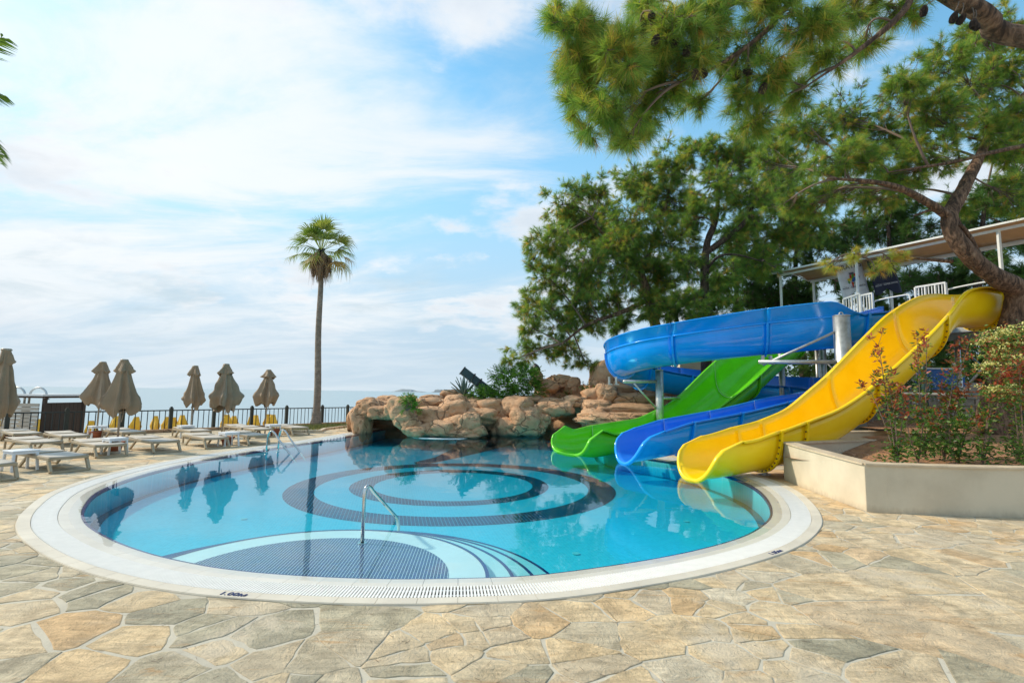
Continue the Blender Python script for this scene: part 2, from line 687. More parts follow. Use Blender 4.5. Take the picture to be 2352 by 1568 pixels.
def m_gel(name, col, rough=0.25, spec=0.38):
    m, n, l, b = newmat(name)
    pos = geopos(n, l)
    f = maprange(n, l, noise(n, l, pos, 1.3, 5, 0.6), 0.3, 0.75)
    c = mixc(n, l, f, col, tuple(min(1, x * 1.12 + .01) for x in col))
    sc = maprange(n, l, noise(n, l, geopos(n, l, (0.5, 0.5, 3)), 4, 6, 0.7), 0.62, 0.78)
    c = mixc(n, l, mathn(n, l, 'MULTIPLY', sc, 0.12), c, tuple(min(1, x * .6 + .25) for x in col))
    l.new(c, b.inputs['Base Color'])
    b.inputs['Roughness'].default_value = rough
    b.inputs['Specular IOR Level'].default_value = spec
    b.inputs['Coat Weight'].default_value = 0.10
    b.inputs['Coat Roughness'].default_value = 0.08
    bump(n, l, b, noise(n, l, pos, 2.2, 3, 0.5), 0.12, 0.05)
    return m


def m_fabric(name, col):
    m, n, l, b = newmat(name)
    o = objcoord(n, l)
    f = maprange(n, l, noise(n, l, o, 3, 5, 0.6), 0.3, 0.7)
    l.new(mixc(n, l, f, tuple(x * .88 for x in col), tuple(x * 1.08 for x in col)), b.inputs['Base Color'])
    b.inputs['Roughness'].default_value = 0.85
    b.inputs['Sheen Weight'].default_value = 0.2
    bump(n, l, b, noise(n, l, o, 160, 2, 0.5), 0.2, 0.002)
    return m


def m_wood(name, a, c, scale=(2, 2, 14)):
    m, n, l, b = newmat(name)
    o = objcoord(n, l, scale)
    f = noise(n, l, o, 3, 7, 0.6, 1.5)
    l.new(mixc(n, l, f, a, c), b.inputs['Base Color'])
    b.inputs['Roughness'].default_value = 0.6
    bump(n, l, b, f, 0.3, 0.004)
    return m


def m_plaster():
    m, n, l, b = newmat('cream_plaster')
    pos = geopos(n, l)
    f = maprange(n, l, noise(n, l, pos, 1.4, 6, 0.6), 0.3, 0.7)
    c = mixc(n, l, f, (0.55, 0.475, 0.35), (0.65, 0.57, 0.43))
    sp = n.new('ShaderNodeSeparateXYZ')
    l.new(pos, sp.inputs[0])
    hgt = mathn(n, l, 'MULTIPLY_ADD', noise(n, l, geopos(n, l, (3, 3, 1)), 3, 5, 0.65), 0.22, sp.outputs[2])
    dirt = maprange(n, l, hgt, 0.10, 0.22, 1.0, 0.0)
    c = mixc(n, l, mathn(n, l, 'MULTIPLY', dirt, 0.5), c, (0.36, 0.29, 0.20))
    run = maprange(n, l, noise(n, l, geopos(n, l, (5, 5, .35)), 3, 4, 0.6), 0.60, 0.78)
    c = mixc(n, l, mathn(n, l, 'MULTIPLY', run, 0.22), c, (0.40, 0.34, 0.25))
    l.new(c, b.inputs['Base Color'])
    b.inputs['Roughness'].default_value = 0.9
    bump(n, l, b, mathn(n, l, 'ADD', noise(n, l, pos, 130, 3, 0.6), noise(n, l, pos, 4, 3, 0.5)), 0.5, 0.006)
    return m


M = {}
M['stone'] = m_stone()
M['mortar'] = m_mortar()
M['rock'] = m_rock()
M['rim'] = simple('rim_limestone', (0.66, 0.60, 0.49), 0.55, var=0.10, scale=1.5, bstr=0.2, world=True)
M['coping'] = simple('coping_tile', (0.70, 0.665, 0.58), 0.28, var=0.05, scale=3, bstr=0.05, world=True)
M['grate'] = simple('grate_plastic', (0.86, 0.85, 0.81), 0.4, var=0.03, bstr=0.0)
M['channel'] = simple('drain_channel', (0.42, 0.40, 0.36), 0.7, bstr=0)
M['grout'] = simple('tile_grout', (0.36, 0.33, 0.28), 0.9, bstr=0)
ROT = R(-13)
M['floor'] = m_mosaic('pool_floor_mosaic', (0.30, 0.84, 0.90), (0.55, 0.90, 0.93), 0.05, 0.10, ROT, 0.06)
M['wallm'] = M['floor']
M['navy_ring'] = m_mosaic('navy_ring_mosaic', (0.018, 0.03, 0.085), (0.36, 0.46, 0.52), 0.062, 0.13, ROT, 0.5, 0.0)
M['shelf'] = m_mosaic('shelf_mosaic', (0.02, 0.032, 0.13), (0.62, 0.66, 0.72), 0.034, 0.16, R(-4), 0.4, 0.35)
M['navy'] = simple('navy_tile', (0.012, 0.02, 0.16), 0.2, bstr=0, var=0.2)
M['step'] = simple('step_tile', (0.80, 0.82, 0.80), 0.3, var=0.04, scale=2, bstr=0.05, world=True)
M['water'] = m_water()
M['sea'] = m_sea()
M['yellow'] = m_gel('yellow_gelcoat', (0.95, 0.60, 0.0))
M['green'] = m_gel('green_gelcoat', (0.115, 0.55, 0.008))
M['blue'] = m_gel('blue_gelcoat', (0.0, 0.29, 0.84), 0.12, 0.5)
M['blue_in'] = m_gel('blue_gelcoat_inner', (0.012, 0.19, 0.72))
M['seam'] = simple('white_sealant', (0.75, 0.76, 0.72), 0.6, bstr=0)
M['bolt'] = simple('rusty_bolt', (0.16, 0.08, 0.03), 0.6, metal=0.4, bstr=0)
M['galv'] = simple('galvanised_steel', (0.50, 0.51, 0.50), 0.42, metal=0.75, var=0.18, scale=7, bstr=0.1)
M['steel'] = simple('polished_steel', (0.62, 0.62, 0.60), 0.14, metal=1.0, var=0.03, bstr=0)
M['teal_steel'] = simple('dark_teal_paint', (0.02, 0.055, 0.065), 0.4, var=0.2, bstr=0.1)
M['white_steel'] = simple('white_painted_steel', (0.72, 0.73, 0.71), 0.4, var=0.06, bstr=0)
M['black'] = simple('black_paint', (0.012, 0.014, 0.016), 0.4, bstr=0.1)
M['fence'] = simple('fence_paint', (0.022, 0.03, 0.03), 0.45, bstr=0.1)
M['post'] = simple('fence_post_paint', (0.03, 0.036, 0.028), 0.6, bstr=0.2, scale=12)
M['canvas'] = m_fabric('taupe_canvas', (0.30, 0.212, 0.130))
M['pole'] = simple('taupe_pole', (0.30, 0.25, 0.185), 0.45, bstr=0)
M['lframe'] = simple('taupe_resin', (0.40, 0.325, 0.215), 0.5, var=0.06, bstr=0.05)
M['sling'] = m_fabric('beige_sling', (0.52, 0.465, 0.385))
M['white_pl'] = simple('white_plastic', (0.78, 0.80, 0.82), 0.35, var=0.03, bstr=0)
M['terra'] = simple('terracotta', (0.34, 0.10, 0.045), 0.7, var=0.12, bstr=0.2)
M['soil'] = simple('soil', (0.34, 0.17, 0.08), 0.95, var=0.35, scale=3, bstr=0.9, bdist=0.05, bscale=18, world=True)
M['earth'] = simple('earth', (0.16, 0.105, 0.06), 0.95, var=0.4, scale=1.5, bstr=0.8, bdist=0.08, bscale=9, world=True)
M['sand'] = simple('sand', (0.50, 0.42, 0.30), 0.95, var=0.1, scale=0.5, bstr=0.4, world=True)
M['grass'] = m_foliage('grass', [(0, (0.05, 0.09, 0.02)), (0.6, (0.14, 0.16, 0.05)), (1, (0.30, 0.26, 0.12))])
M['plaster'] = m_plaster()
M['wallcap'] = simple('travertine_cap', (0.60, 0.48, 0.33), 0.6, var=0.16, scale=3, bstr=0.2, world=True)
M['cyellow'] = m_fabric('yellow_canvas', (0.72, 0.42, 0.035))
M['cpink'] = m_fabric('pale_canvas', (0.62, 0.46, 0.36))
M['hutwood'] = m_wood('dark_hut_wood', (0.035, 0.02, 0.014), (0.075, 0.045, 0.03))
M['hutpale'] = m_wood('pale_slats', (0.36, 0.32, 0.27), (0.5, 0.46, 0.4))
M['pine'] = m_foliage('pine_needles', [(0, (0.085, 0.18, 0.05)), (0.45, (0.19, 0.31, 0.07)), (0.72, (0.35, 0.42, 0.08)),
                                       (0.88, (0.50, 0.42, 0.09)), (1, (0.56, 0.32, 0.10))], 0.5, 0.48)
M['pinefar'] = m_foliage('pine_needles_dark', [(0, (0.055, 0.13, 0.045)), (0.6, (0.12, 0.22, 0.06)), (1, (0.22, 0.27, 0.07))], 0.55, 0.4)
M['bark'] = m_bark('pine_bark', (0.24, 0.135, 0.08), (0.46, 0.31, 0.20), 4.5)
M['barkdark'] = m_bark('dark_pine_bark', (0.10, 0.062, 0.045), (0.19, 0.125, 0.09), 6)
M['twig'] = simple('twig_bark', (0.16, 0.11, 0.08), 0.9, bstr=0)
M['palmtrunk'] = m_palmtrunk()
M['palm'] = m_foliage('palm_leaf', [(0, (0.06, 0.12, 0.02)), (0.5, (0.16, 0.24, 0.05)), (0.8, (0.30, 0.31, 0.09)), (1, (0.42, 0.28, 0.12))], 0.45, 0.4)
M['straw'] = m_foliage('dry_palm_leaf', [(0, (0.14, 0.08, 0.05)), (1, (0.40, 0.27, 0.17))], 0.8, 0.1)
M['leaf'] = m_foliage('shrub_leaf', [(0, (0.04, 0.11, 0.025)), (0.5, (0.13, 0.23, 0.04)), (0.7, (0.32, 0.17, 0.05)), (1, (0.42, 0.06, 0.045))], 0.4, 0.3)
M['fern'] = m_foliage('bright_green_leaf', [(0, (0.04, 0.12, 0.012)), (1, (0.15, 0.32, 0.03))], 0.45, 0.35)
M['agave'] = m_foliage('agave_leaf', [(0, (0.10, 0.16, 0.13)), (1, (0.20, 0.26, 0.20))], 0.5, 0.05)
M['flower'] = m_foliage('pale_yellow_blossom', [(0, (0.55, 0.50, 0.12)), (1, (0.80, 0.76, 0.35))], 0.7, 0.2)
M['tancanvas'] = m_fabric('tan_shade_cloth', (0.50, 0.32, 0.15))
_nt = M['tancanvas'].node_tree
_tr = _nt.nodes.new('ShaderNodeBsdfTranslucent')
_tr.inputs[0].default_value = (0.55, 0.33, 0.14, 1)
_mx = _nt.nodes.new('ShaderNodeMixShader')
_mx.inputs[0].default_value = 0.35
_nt.links.new(_nt.nodes['Principled BSDF'].outputs[0], _mx.inputs[1])
_nt.links.new(_tr.outputs[0], _mx.inputs[2])
_nt.links.new(_mx.outputs[0], _nt.nodes['Material Output'].inputs[0])
M['darkint'] = simple('cave_back_blocker', (0.03, 0.025, 0.022), 0.9, bstr=0.3)
M['island'] = simple('island_rock', (0.30, 0.33, 0.34), 0.9, var=0.2, scale=0.01, bstr=0, world=True)
M['block'] = simple('stone_block', (0.36, 0.31, 0.24), 0.85, var=0.25, scale=3, bstr=0.5, bdist=0.02, world=True)
M['signblue'] = simple('blue_sheet', (0.015, 0.13, 0.45), 0.4, bstr=0)
M['glass'] = simple('grey_panel', (0.12, 0.14, 0.13), 0.15, bstr=0)
M['flagwhite'] = m_fabric('white_flag_cloth', (0.80, 0.81, 0.82))
M['flagnavy'] = m_fabric('navy_flag_cloth', (0.012, 0.018, 0.045))
for k, c in dict(ink=(0.02, 0.02, 0.025), red=(0.65, 0.06, 0.02), pblue=(0.02, 0.10, 0.38), pgreen=(0.12, 0.30, 0.04), pyel=(0.72, 0.55, 0.03), pgrey=(0.12, 0.13, 0.18),
                 marknavy=(0.015, 0.03, 0.14), silver=(0.6, 0.62, 0.65)).items():
    M[k] = simple('print_' + k, c, 0.6, bstr=0, var=0.03)

# ------------------------------------------------------------------ pool outline
CTRL = [(-0.41, 4.32), (0.3, 4.42), (0.95, 4.64), (1.85, 5.05), (2.7, 5.56), (3.4, 6.12), (4.0, 6.80), (4.42, 7.45), (4.85, 8.4), (5.2, 9.5), (5.36, 10.6),
        (5.32, 11.7), (5.1, 12.8), (4.75, 13.7), (4.25, 14.5), (3.75, 15.3), (3.55, 16.6), (3.8, 18.6), (4.4, 21.0), (4.6, 24.0), (3.4, 26.3), (0, 27.2), (-3.5, 26.8),
        (-5.7, 25.6), (-6.4, 23.6), (-6.65, 20.8), (-7.1, 17.76), (-7.72, 14.95), (-8.05, 12.5), (-7.98, 10.45), (-7.50, 8.66), (-6.75, 7.35), (-5.93, 6.35), (-5.03, 5.6),
        (-4.12, 5.02), (-3.26, 4.63), (-2.58, 4.43), (-1.85, 4.32), (-1.1, 4.28)]
NO = 720
OUT = smooth_curve(CTRL, NO, closed=True)
_t = np.roll(OUT, -1, 0) - np.roll(OUT, 1, 0)
_t /= np.linalg.norm(_t, axis=1)[:, None]
NRM = np.stack([-_t[:, 1], _t[:, 0]], 1)      # inward (outline runs counter-clockwise)
for _ in range(30):
    NRM = (np.roll(NRM, 1, 0) + NRM * 2 + np.roll(NRM, -1, 0))
    NRM /= np.linalg.norm(NRM, axis=1)[:, None]


def ring(off):
    return OUT + NRM * off


def inside(poly, P):
    """vectorised point in polygon"""
    P = np.atleast_2d(P)
    x, y = P[:, 0], P[:, 1]
    c = np.zeros(len(P), bool)
    X, Y = poly[:, 0], poly[:, 1]
    j = len(poly) - 1
    for i in range(len(poly)):
        cond = ((Y[i] > y) != (Y[j] > y)) & (x < (X[j] - X[i]) * (y - Y[i]) / (Y[j] - Y[i] + 1e-12) + X[i])
        c ^= cond
        j = i
    return c


def band(name, o0, o1, z0, z1, mat, parent, thick=0.0, i0=0, i1=None, step=1):
    """strip between two offsets of the outline"""
    A, B = ring(o0)[::step], ring(o1)[::step]
    n = len(A)
    V = [(a[0], a[1], z0) for a in A] + [(b[0], b[1], z1) for b in B]
    F = [(i, (i + 1) % n, n + (i + 1) % n, n + i) for i in range(n)]
    if thick:
        V += [(a[0], a[1], z0 - thick) for a in A] + [(b[0], b[1], z1 - thick) for b in B]
        F += [(2 * n + i, 2 * n + (i + 1) % n, (i + 1) % n, i) for i in range(n)]
        F += [(n + i, n + (i + 1) % n, 3 * n + (i + 1) % n, 3 * n + i) for i in range(n)]
    mb = MB()
    mb.add(V, F)
    return mb.build(name, mat, parent)


def poly_sheet(name, outer, holes, z, mat, parent=None):
    polys = [[Vector((p[0], p[1], 0)) for p in outer]] + [[Vector((p[0], p[1], 0)) for p in h] for h in holes]
    tris = tessellate_polygon(polys)
    flat = [(v.x, v.y, z) for pl in polys for v in pl]
    mb = MB()
    fs = []
    for t in tris:
        a, b, c = (flat[i] for i in t)
        if (b[0] - a[0]) * (c[1] - a[1]) - (b[1] - a[1]) * (c[0] - a[0]) < 0:
            t = (t[0], t[2], t[1])
        fs.append(tuple(t))
    mb.add(flat, fs)
    return mb.build(name, mat, parent)


# ------------------------------------------------------------------ setting
FD = Vector((0.611, 0.792, 0))
FP = Vector((-16.2, 16.7, 0))


def fence_pt(s, z=0.0):
    return FP + FD * s + Vector((0, 0, z))


deck_poly = [(-36, -9), (-34.5, -7.0), tuple(fence_pt(19.5))[:2], (6, 36), (45, 40), (45, -9)]
pool_hole = ring(0.10)[::3]
deck = poly_sheet('paved_terrace', deck_poly, [pool_hole], -0.0065, M['mortar'])
tag(deck, 'mortar bed of the crazy paved terrace round the pool', kind='structure')

sea = MB()
sea.add([(-16000, -200, -3.6), (16000, -200, -3.6), (16000, 20000, -3.6), (-16000, 20000, -3.6)], [(0, 1, 2, 3)])
tag(sea.build('sea', M['sea']), 'calm pale blue sea reaching the horizon', kind='structure')


def slope():
    # land falling from the terrace edge to the beach, then under the sea
    edge = [fence_pt(s) for s in np.linspace(-32, 19.5, 30)] + [Vector((6, 36, 0)), Vector((20, 38, 0)), Vector((45, 40, 0))]
    rows = [(0.35, -0.012), (0.5, -0.5), (3.0, -1.9), (8.0, -2.8), (16, -3.0), (21, -3.3), (26, -3.75), (60, -6)]
    V, F = [], []
    for i, e in enumerate(edge):
        a = edge[max(i - 1, 0)]
        b = edge[min(i + 1, len(edge) - 1)]
        t = (b - a).normalized()
        nn = Vector((-t.y, t.x, 0))
        for d, z in rows:
            V.append((e.x + nn.x * d, e.y + nn.y * d, z + (0.12 * math.sin(i * 1.3 + d) if 2 < d < 20 else 0)))
    k = len(rows)
    for i in range(len(edge) - 1):
        for j in range(k - 1):
            F.append((i * k + j, (i + 1) * k + j, (i + 1) * k + j + 1, i * k + j + 1))
    mb = MB()
    mb.add(V, F)
    tag(mb.build('beach', M['sand'], smooth=True), 'sandy bank falling from the terrace to the sea', kind='structure')


slope()

# islands on the horizon


def island(name, x0, x1, prof, D, label):
    w = (x1 - x0) / 1176 * D
    c = AT((x0 + x1) / 2, 900, D)
    n = len(prof)
    V, F = [], []
    rr = 24
    for i, h in enumerate(prof):
        x = c.x - w / 2 + w * i / (n - 1)
        for j, (dy, hh) in enumerate(((-60, 0), (-42, 0.75), (-5, 1.0), (70, 0.8), (160, 0))):
            V.append((x + 8 * math.sin(i * 3 + j * 5), D + dy, -4 + hh * (h + 1.5 * math.sin(i * 5.1 + j * 2.2)) + .4))
    for i in range(n - 1):
        for j in range(4):
            F.append((i * 5 + j, (i + 1) * 5 + j, (i + 1) * 5 + j + 1, i * 5 + j + 1))
    mb = MB()
    mb.add(V, F)
    o = mb.build(name, M['island'])
    return tag(o, label, 'island')


island('island', 902, 977, [0, 6, 14, 22, 25, 25, 24, 21, 12, 9, 6, 3, 0], 4200, 'low flat topped island on the horizon nearer the palm')
island('island', 994, 1036, [0, 10, 22, 25, 24, 26, 22, 20, 24, 18, 10, 0], 4200, 'short blocky island on the horizon just left of the agave')

# ------------------------------------------------------------------ swimming pool
pool = empty('swimming_pool', (-1.3, 11.2, 0), 0, 'round turquoise swimming pool with concentric navy rings and white overflow grate', 'pool')


def kid(o):
    """keep world placement under a parent that is not at the origin"""
    o.matrix_parent_inverse = Matrix.Translation(o.parent.location).inverted()
    return o


ZF = -0.45


def sub(o, part):
    """make o a sub-part of a part without moving it"""
    bpy.context.view_layer.update()
    mw = o.matrix_world.copy()
    o.parent = part
    o.matrix_parent_inverse = part.matrix_world.inverted()
    o.matrix_basis = mw
    return o


band('rim_edging', 0.0, 0.13, 0.004, 0.002, M['rim'], pool, 0.03, step=2).matrix_parent_inverse = Matrix.Translation(pool.location).inverted()
kid(band('drain_channel', 0.13, 0.40, -0.035, -0.035, M['channel'], pool, step=2))
kid(band('tile_bed', 0.385, 0.63, -0.012, -0.030, M['grout'], pool, 0.02, step=2))
kid(band('waterline_tile', 0.628, 0.66, -0.022, -0.026, M['navy'], pool, 0.05, step=2))
kid(band('pool_wall', 0.655, 0.66, -0.05, ZF - 0.01, M['wallm'], pool, step=2))
inner = ring(0.655)[::3]
kid(poly_sheet('pool_floor', inner, [], ZF, M['floor'], pool))
# dark line where wall meets floor
wl_band = band('floor_line', 0.655, 0.80, ZF + 0.006, ZF + 0.006, M['navy_ring'], pool, step=2)
kid(wl_band)

# individual coping tiles along the visible edge and the rest joined
PER = np.concatenate([[0], np.cumsum(np.linalg.norm(np.roll(OUT, -1, 0) - OUT, axis=1))])


def out_at(s, off):
    s = s % PER[-1]
    O = np.vstack([OUT, OUT[:1]])
    Nn = np.vstack([NRM, NRM[:1]])
    p = np.array([np.interp(s, PER, O[:, k]) for k in (0, 1)])
    q = np.array([np.interp(s, PER, Nn[:, k]) for k in (0, 1)])
    return p + q * off


def tile_row(name, L, o0, o1, z0, z1, gap, th, mat, limit):
    n = int(PER[-1] / L)
    L = PER[-1] / n
    rest = MB()
    cnt = 0
    for i in range(n):
        V = []
        for s_, o_, z_ in ((i * L + gap, o0, z0), (i * L + L / 2, o0, z0), ((i + 1) * L - gap, o0, z0), ((i + 1) * L - gap, o1, z1), (i * L + L / 2, o1, z1), (i * L + gap, o1, z1)):
            p = out_at(s_, o_)
            V.append((p[0], p[1], z_ + rnd.uniform(-.0004, .0004)))
        V += [(a, b, c - th) for a, b, c in V]
        F = [(0, 1, 2, 3, 4, 5)] + [(j, 6 + j, 6 + (j + 1) % 6, (j + 1) % 6) for j in range(6)]
        mid = out_at(i * L + L / 2, o0)
        if mid[1] < limit and abs(mid[0]) < 9:
            mb = MB()
            mb.add(V, F)
            kid(mb.build(name, mat, pool))
            cnt += 1
        else:
            rest.add(V, F)
    if rest.v:
        o = kid(rest.build(name + '_row', mat, pool))
        o['kind'] = 'stuff'
    return cnt


tile_row('coping_tile', 0.33, 0.392, 0.622, -0.004, -0.018, 0.0022, 0.012, M['coping'], 12.5)
tile_row('edging_tile', 0.33, 0.006, 0.128, 0.009, 0.007, 0.002, 0.008, M['rim'], 9.0)

# overflow grate: ribs and two rails
gr = MB()
ng = int(PER[-1] / 0.030)
for i in range(ng):
    s = i * PER[-1] / ng
    a, b = out_at(s, 0.135), out_at(s, 0.385)
    mx_, my_ = (a + b) / 2
    if my_ > 24 or False:
        continue
    gr.bar((a[0], a[1], -0.004), (b[0], b[1], -0.006), 0.016, 0.018)
o = kid(gr.build('grate_ribs', M['grate'], pool))
o['kind'] = 'stuff'
kid(band('grate_rail', 0.195, 0.215, -0.008, -0.008, M['grate'], pool, 0.01, step=2))
kid(band('grate_rail', 0.305, 0.325, -0.008, -0.008, M['grate'], pool, 0.01, step=2))

# rings on the floor


def ring_mesh(name, c, r0, r1, z, mat, n=128, c2=None, parent=pool):
    V, F = [], []
    c2 = c2 or c
    for i in range(n):
        t = 2 * math.pi * i / n
        V.append((c2[0] + r0 * math.cos(t), c2[1] + r0 * math.sin(t), z))
        V.append((c[0] + r1 * math.cos(t), c[1] + r1 * math.sin(t), z))
    for i in range(n):
        j = (i + 1) % n
        F.append((2 * i, 2 * i + 1, 2 * j + 1, 2 * j))
    mb = MB()
    mb.add(V, F)
    o = mb.build(name, mat, parent)
    return kid(o) if parent is not None else o


ring_mesh('mosaic_ring', (-1.28, 12.15), 3.06, 3.66, ZF + 0.005, M['navy_ring'])
ring_mesh('mosaic_ring', (-1.38, 12.22), 1.82, 2.27, ZF + 0.005, M['navy_ring'], c2=(-1.30, 12.2))
# dark mosaic field before the grotto
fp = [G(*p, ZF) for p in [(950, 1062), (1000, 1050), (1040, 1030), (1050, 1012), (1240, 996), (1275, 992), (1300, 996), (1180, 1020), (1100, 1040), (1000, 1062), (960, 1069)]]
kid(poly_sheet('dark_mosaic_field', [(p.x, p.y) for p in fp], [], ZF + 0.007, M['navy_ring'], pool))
for px, py in ((1323, 1272), (1576, 1198), (560, 1192)):
    g = G(px, py, ZF)
    ring_mesh('floor_inlet', (g.x, g.y), 0.0, 0.055, ZF + 0.012, M['grate'], 16)

# near steps: four round treads against the wall
SC = (-1.95, 5.12)


def disc_step(name, r, z, mat, bottom=ZF + 0.001, arc=(0, 360)):
    n = 96
    V = [(SC[0] + r * math.cos(2 * math.pi * i / n), SC[1] + r * math.sin(2 * math.pi * i / n), z) for i in range(n)]
    ok = [i for i in range(n)]
    V += [(a, b, bottom) for a, b, c in V]
    F = [tuple(range(n))] + [(i, n + i, n + (i + 1) % n, (i + 1) % n) for i in range(n)]
    mb = MB()
    mb.add(V, F)
    return kid(mb.build(name, mat, pool))


def half_step(name, r, z, mat, r_in=0.0, bottom=ZF + .001):
    """tread clipped to the pool by its own outline"""
    n = 140
    V, F = [], []
    pin = ring(0.657)[::2]
    pts = [(SC[0] + r * math.cos(2 * math.pi * i / n), SC[1] + r * math.sin(2 * math.pi * i / n)) for i in range(n)]
    P = np.array(pts)
    ins = inside(pin, P)
    k = [i for i in range(n) if ins[i]]
    # rotate so the run of inside points is contiguous
    st = next(i for i in range(n) if ins[i] and not ins[i - 1])
    run = []
    i = st
    while ins[i % n]:
        run.append(P[i % n])
        i += 1
    a, b = run[-1], run[0]
    # close along the pool wall from b side to a side
    wallp = [p for p in ring(0.657) if np.hypot(p[0] - SC[0], p[1] - SC[1]) < r]
    wallp.sort(key=lambda p: p[0])
    if a[0] > b[0]:
        wallp = wallp[::-1]
    poly = run + wallp
    m = len(poly)
    V = [(p[0], p[1], z) for p in poly] + [(p[0], p[1], bottom) for p in poly]
    tr = tessellate_polygon([[Vector((p[0], p[1], 0)) for p in poly]])
    F = []
    for t in tr:
        A, B, C_ = (poly[q] for q in t)
        F.append(tuple(t) if (B[0] - A[0]) * (C_[1] - A[1]) - (B[1] - A[1]) * (C_[0] - A[0]) > 0 else (t[0], t[2], t[1]))
    F += [(i, m + i, m + (i + 1) % m, (i + 1) % m) for i in range(m)]
    mb = MB()
    mb.add(V, F)
    global LAST_STEP
    LAST_STEP = kid(mb.build(name, mat, pool))
    return run


for r_, z_ in ((2.55, -0.31), (2.29, -0.24), (2.03, -0.17), (1.76, -0.10)):
    run = half_step('step', r_, z_, M['step'])
    # navy nosing
    V, F = [], []
    for p in run:
        d = np.array([p[0] - SC[0], p[1] - SC[1]])
        d /= np.linalg.norm(d)
        q = p - d * 0.035
        e = p + d * 0.003
        V += [(q[0], q[1], z_ + 0.004), (e[0], e[1], z_ + 0.004), (e[0], e[1], z_ - 0.03)]
    for i in range(len(run) - 1):
        F += [(3 * i, 3 * i + 1, 3 * i + 4, 3 * i + 3), (3 * i + 1, 3 * i + 2, 3 * i + 5, 3 * i + 4)]
    mb = MB()
    mb.add(V, F)
    sub(kid(mb.build('step_nosing', M['navy'], pool)), LAST_STEP)
half_step('mosaic_shelf', 1.36, -0.094, M['shelf'])

# water: a closed body from just under the coping down
wr = ring(0.41)[::3]
n = len(wr)
mb = MB()
ZW = -0.0105
sheet = tessellate_polygon([[Vector((p[0], p[1], 0)) for p in wr]])
V = [(p[0], p[1], ZW) for p in wr] + [(p[0], p[1], -0.7) for p in wr]
F = []
for t in sheet:
    A, B, C_ = (wr[q] for q in t)
    t = tuple(t) if (B[0] - A[0]) * (C_[1] - A[1]) - (B[1] - A[1]) * (C_[0] - A[0]) > 0 else (t[0], t[2], t[1])
    F.append(t)
    F.append(tuple(n + q for q in t[::-1]))
F += [(i, n + i, n + (i + 1) % n, (i + 1) % n) for i in range(n)]
mb.add(V, F)
tag(mb.build('pool_water', M['water']), 'clear turquoise water filling the pool', kind='structure')


def text_obj(name, txt, size, M4, mat, parent=None, extrude=0.0015, sx=1.0, spacing=1.0):
    cu = bpy.data.curves.new(name, 'FONT')
    cu.body = txt
    cu.size = size
    cu.extrude = extrude
    cu.align_x = 'CENTER'
    cu.space_character = spacing
    tmp = bpy.data.objects.new('tmp', cu)
    COL.objects.link(tmp)
    bpy.context.view_layer.update()
    me = bpy.data.meshes.new_from_object(tmp.evaluated_get(bpy.context.evaluated_depsgraph_get()))
    bpy.data.objects.remove(tmp)
    me.name = name
    me.materials.clear()
    me.materials.append(mat)
    for v in me.vertices:
        v.co.x *= sx
    o = bpy.data.objects.new(name, me)
    COL.objects.link(o)
    if parent is not None:
        o.parent = parent
        o.matrix_parent_inverse = parent.matrix_world.inverted()
    o.matrix_world = M4
    return o


bpy.context.view_layer.update()


def depth_mark(px, py, txt, flip=False):
    g = G(px, py, 0.0)
    i = int(np.argmin(np.hypot(OUT[:, 0] - g.x, OUT[:, 1] - g.y)))
    p = OUT[i] + NRM[i] * 0.03
    nrm = Vector((NRM[i][0], NRM[i][1], 0))
    tx = Vector((nrm.y, -nrm.x, 0))
    M4 = Matrix(((tx.x, nrm.x, 0, p[0]), (tx.y, nrm.y, 0, p[1]), (0, 0, 1, 0.0118), (0, 0, 0, 1)))
    text_obj('depth_mark', txt, 0.088, M4, M['marknavy'], pool, sx=1.15)


depth_mark(543, 1362, '1.00м')
depth_mark(1795, 1272, '1.05м')

# ------------------------------------------------------------------ flagstones
PLANTER = [(5.55, 10.75), (5.45, 9.6), (5.40, 8.6), (5.36, 7.86), (5.9, 7.68), (7.4, 7.55), (20, 6.9), (20, 16), (9.5, 12.45)]


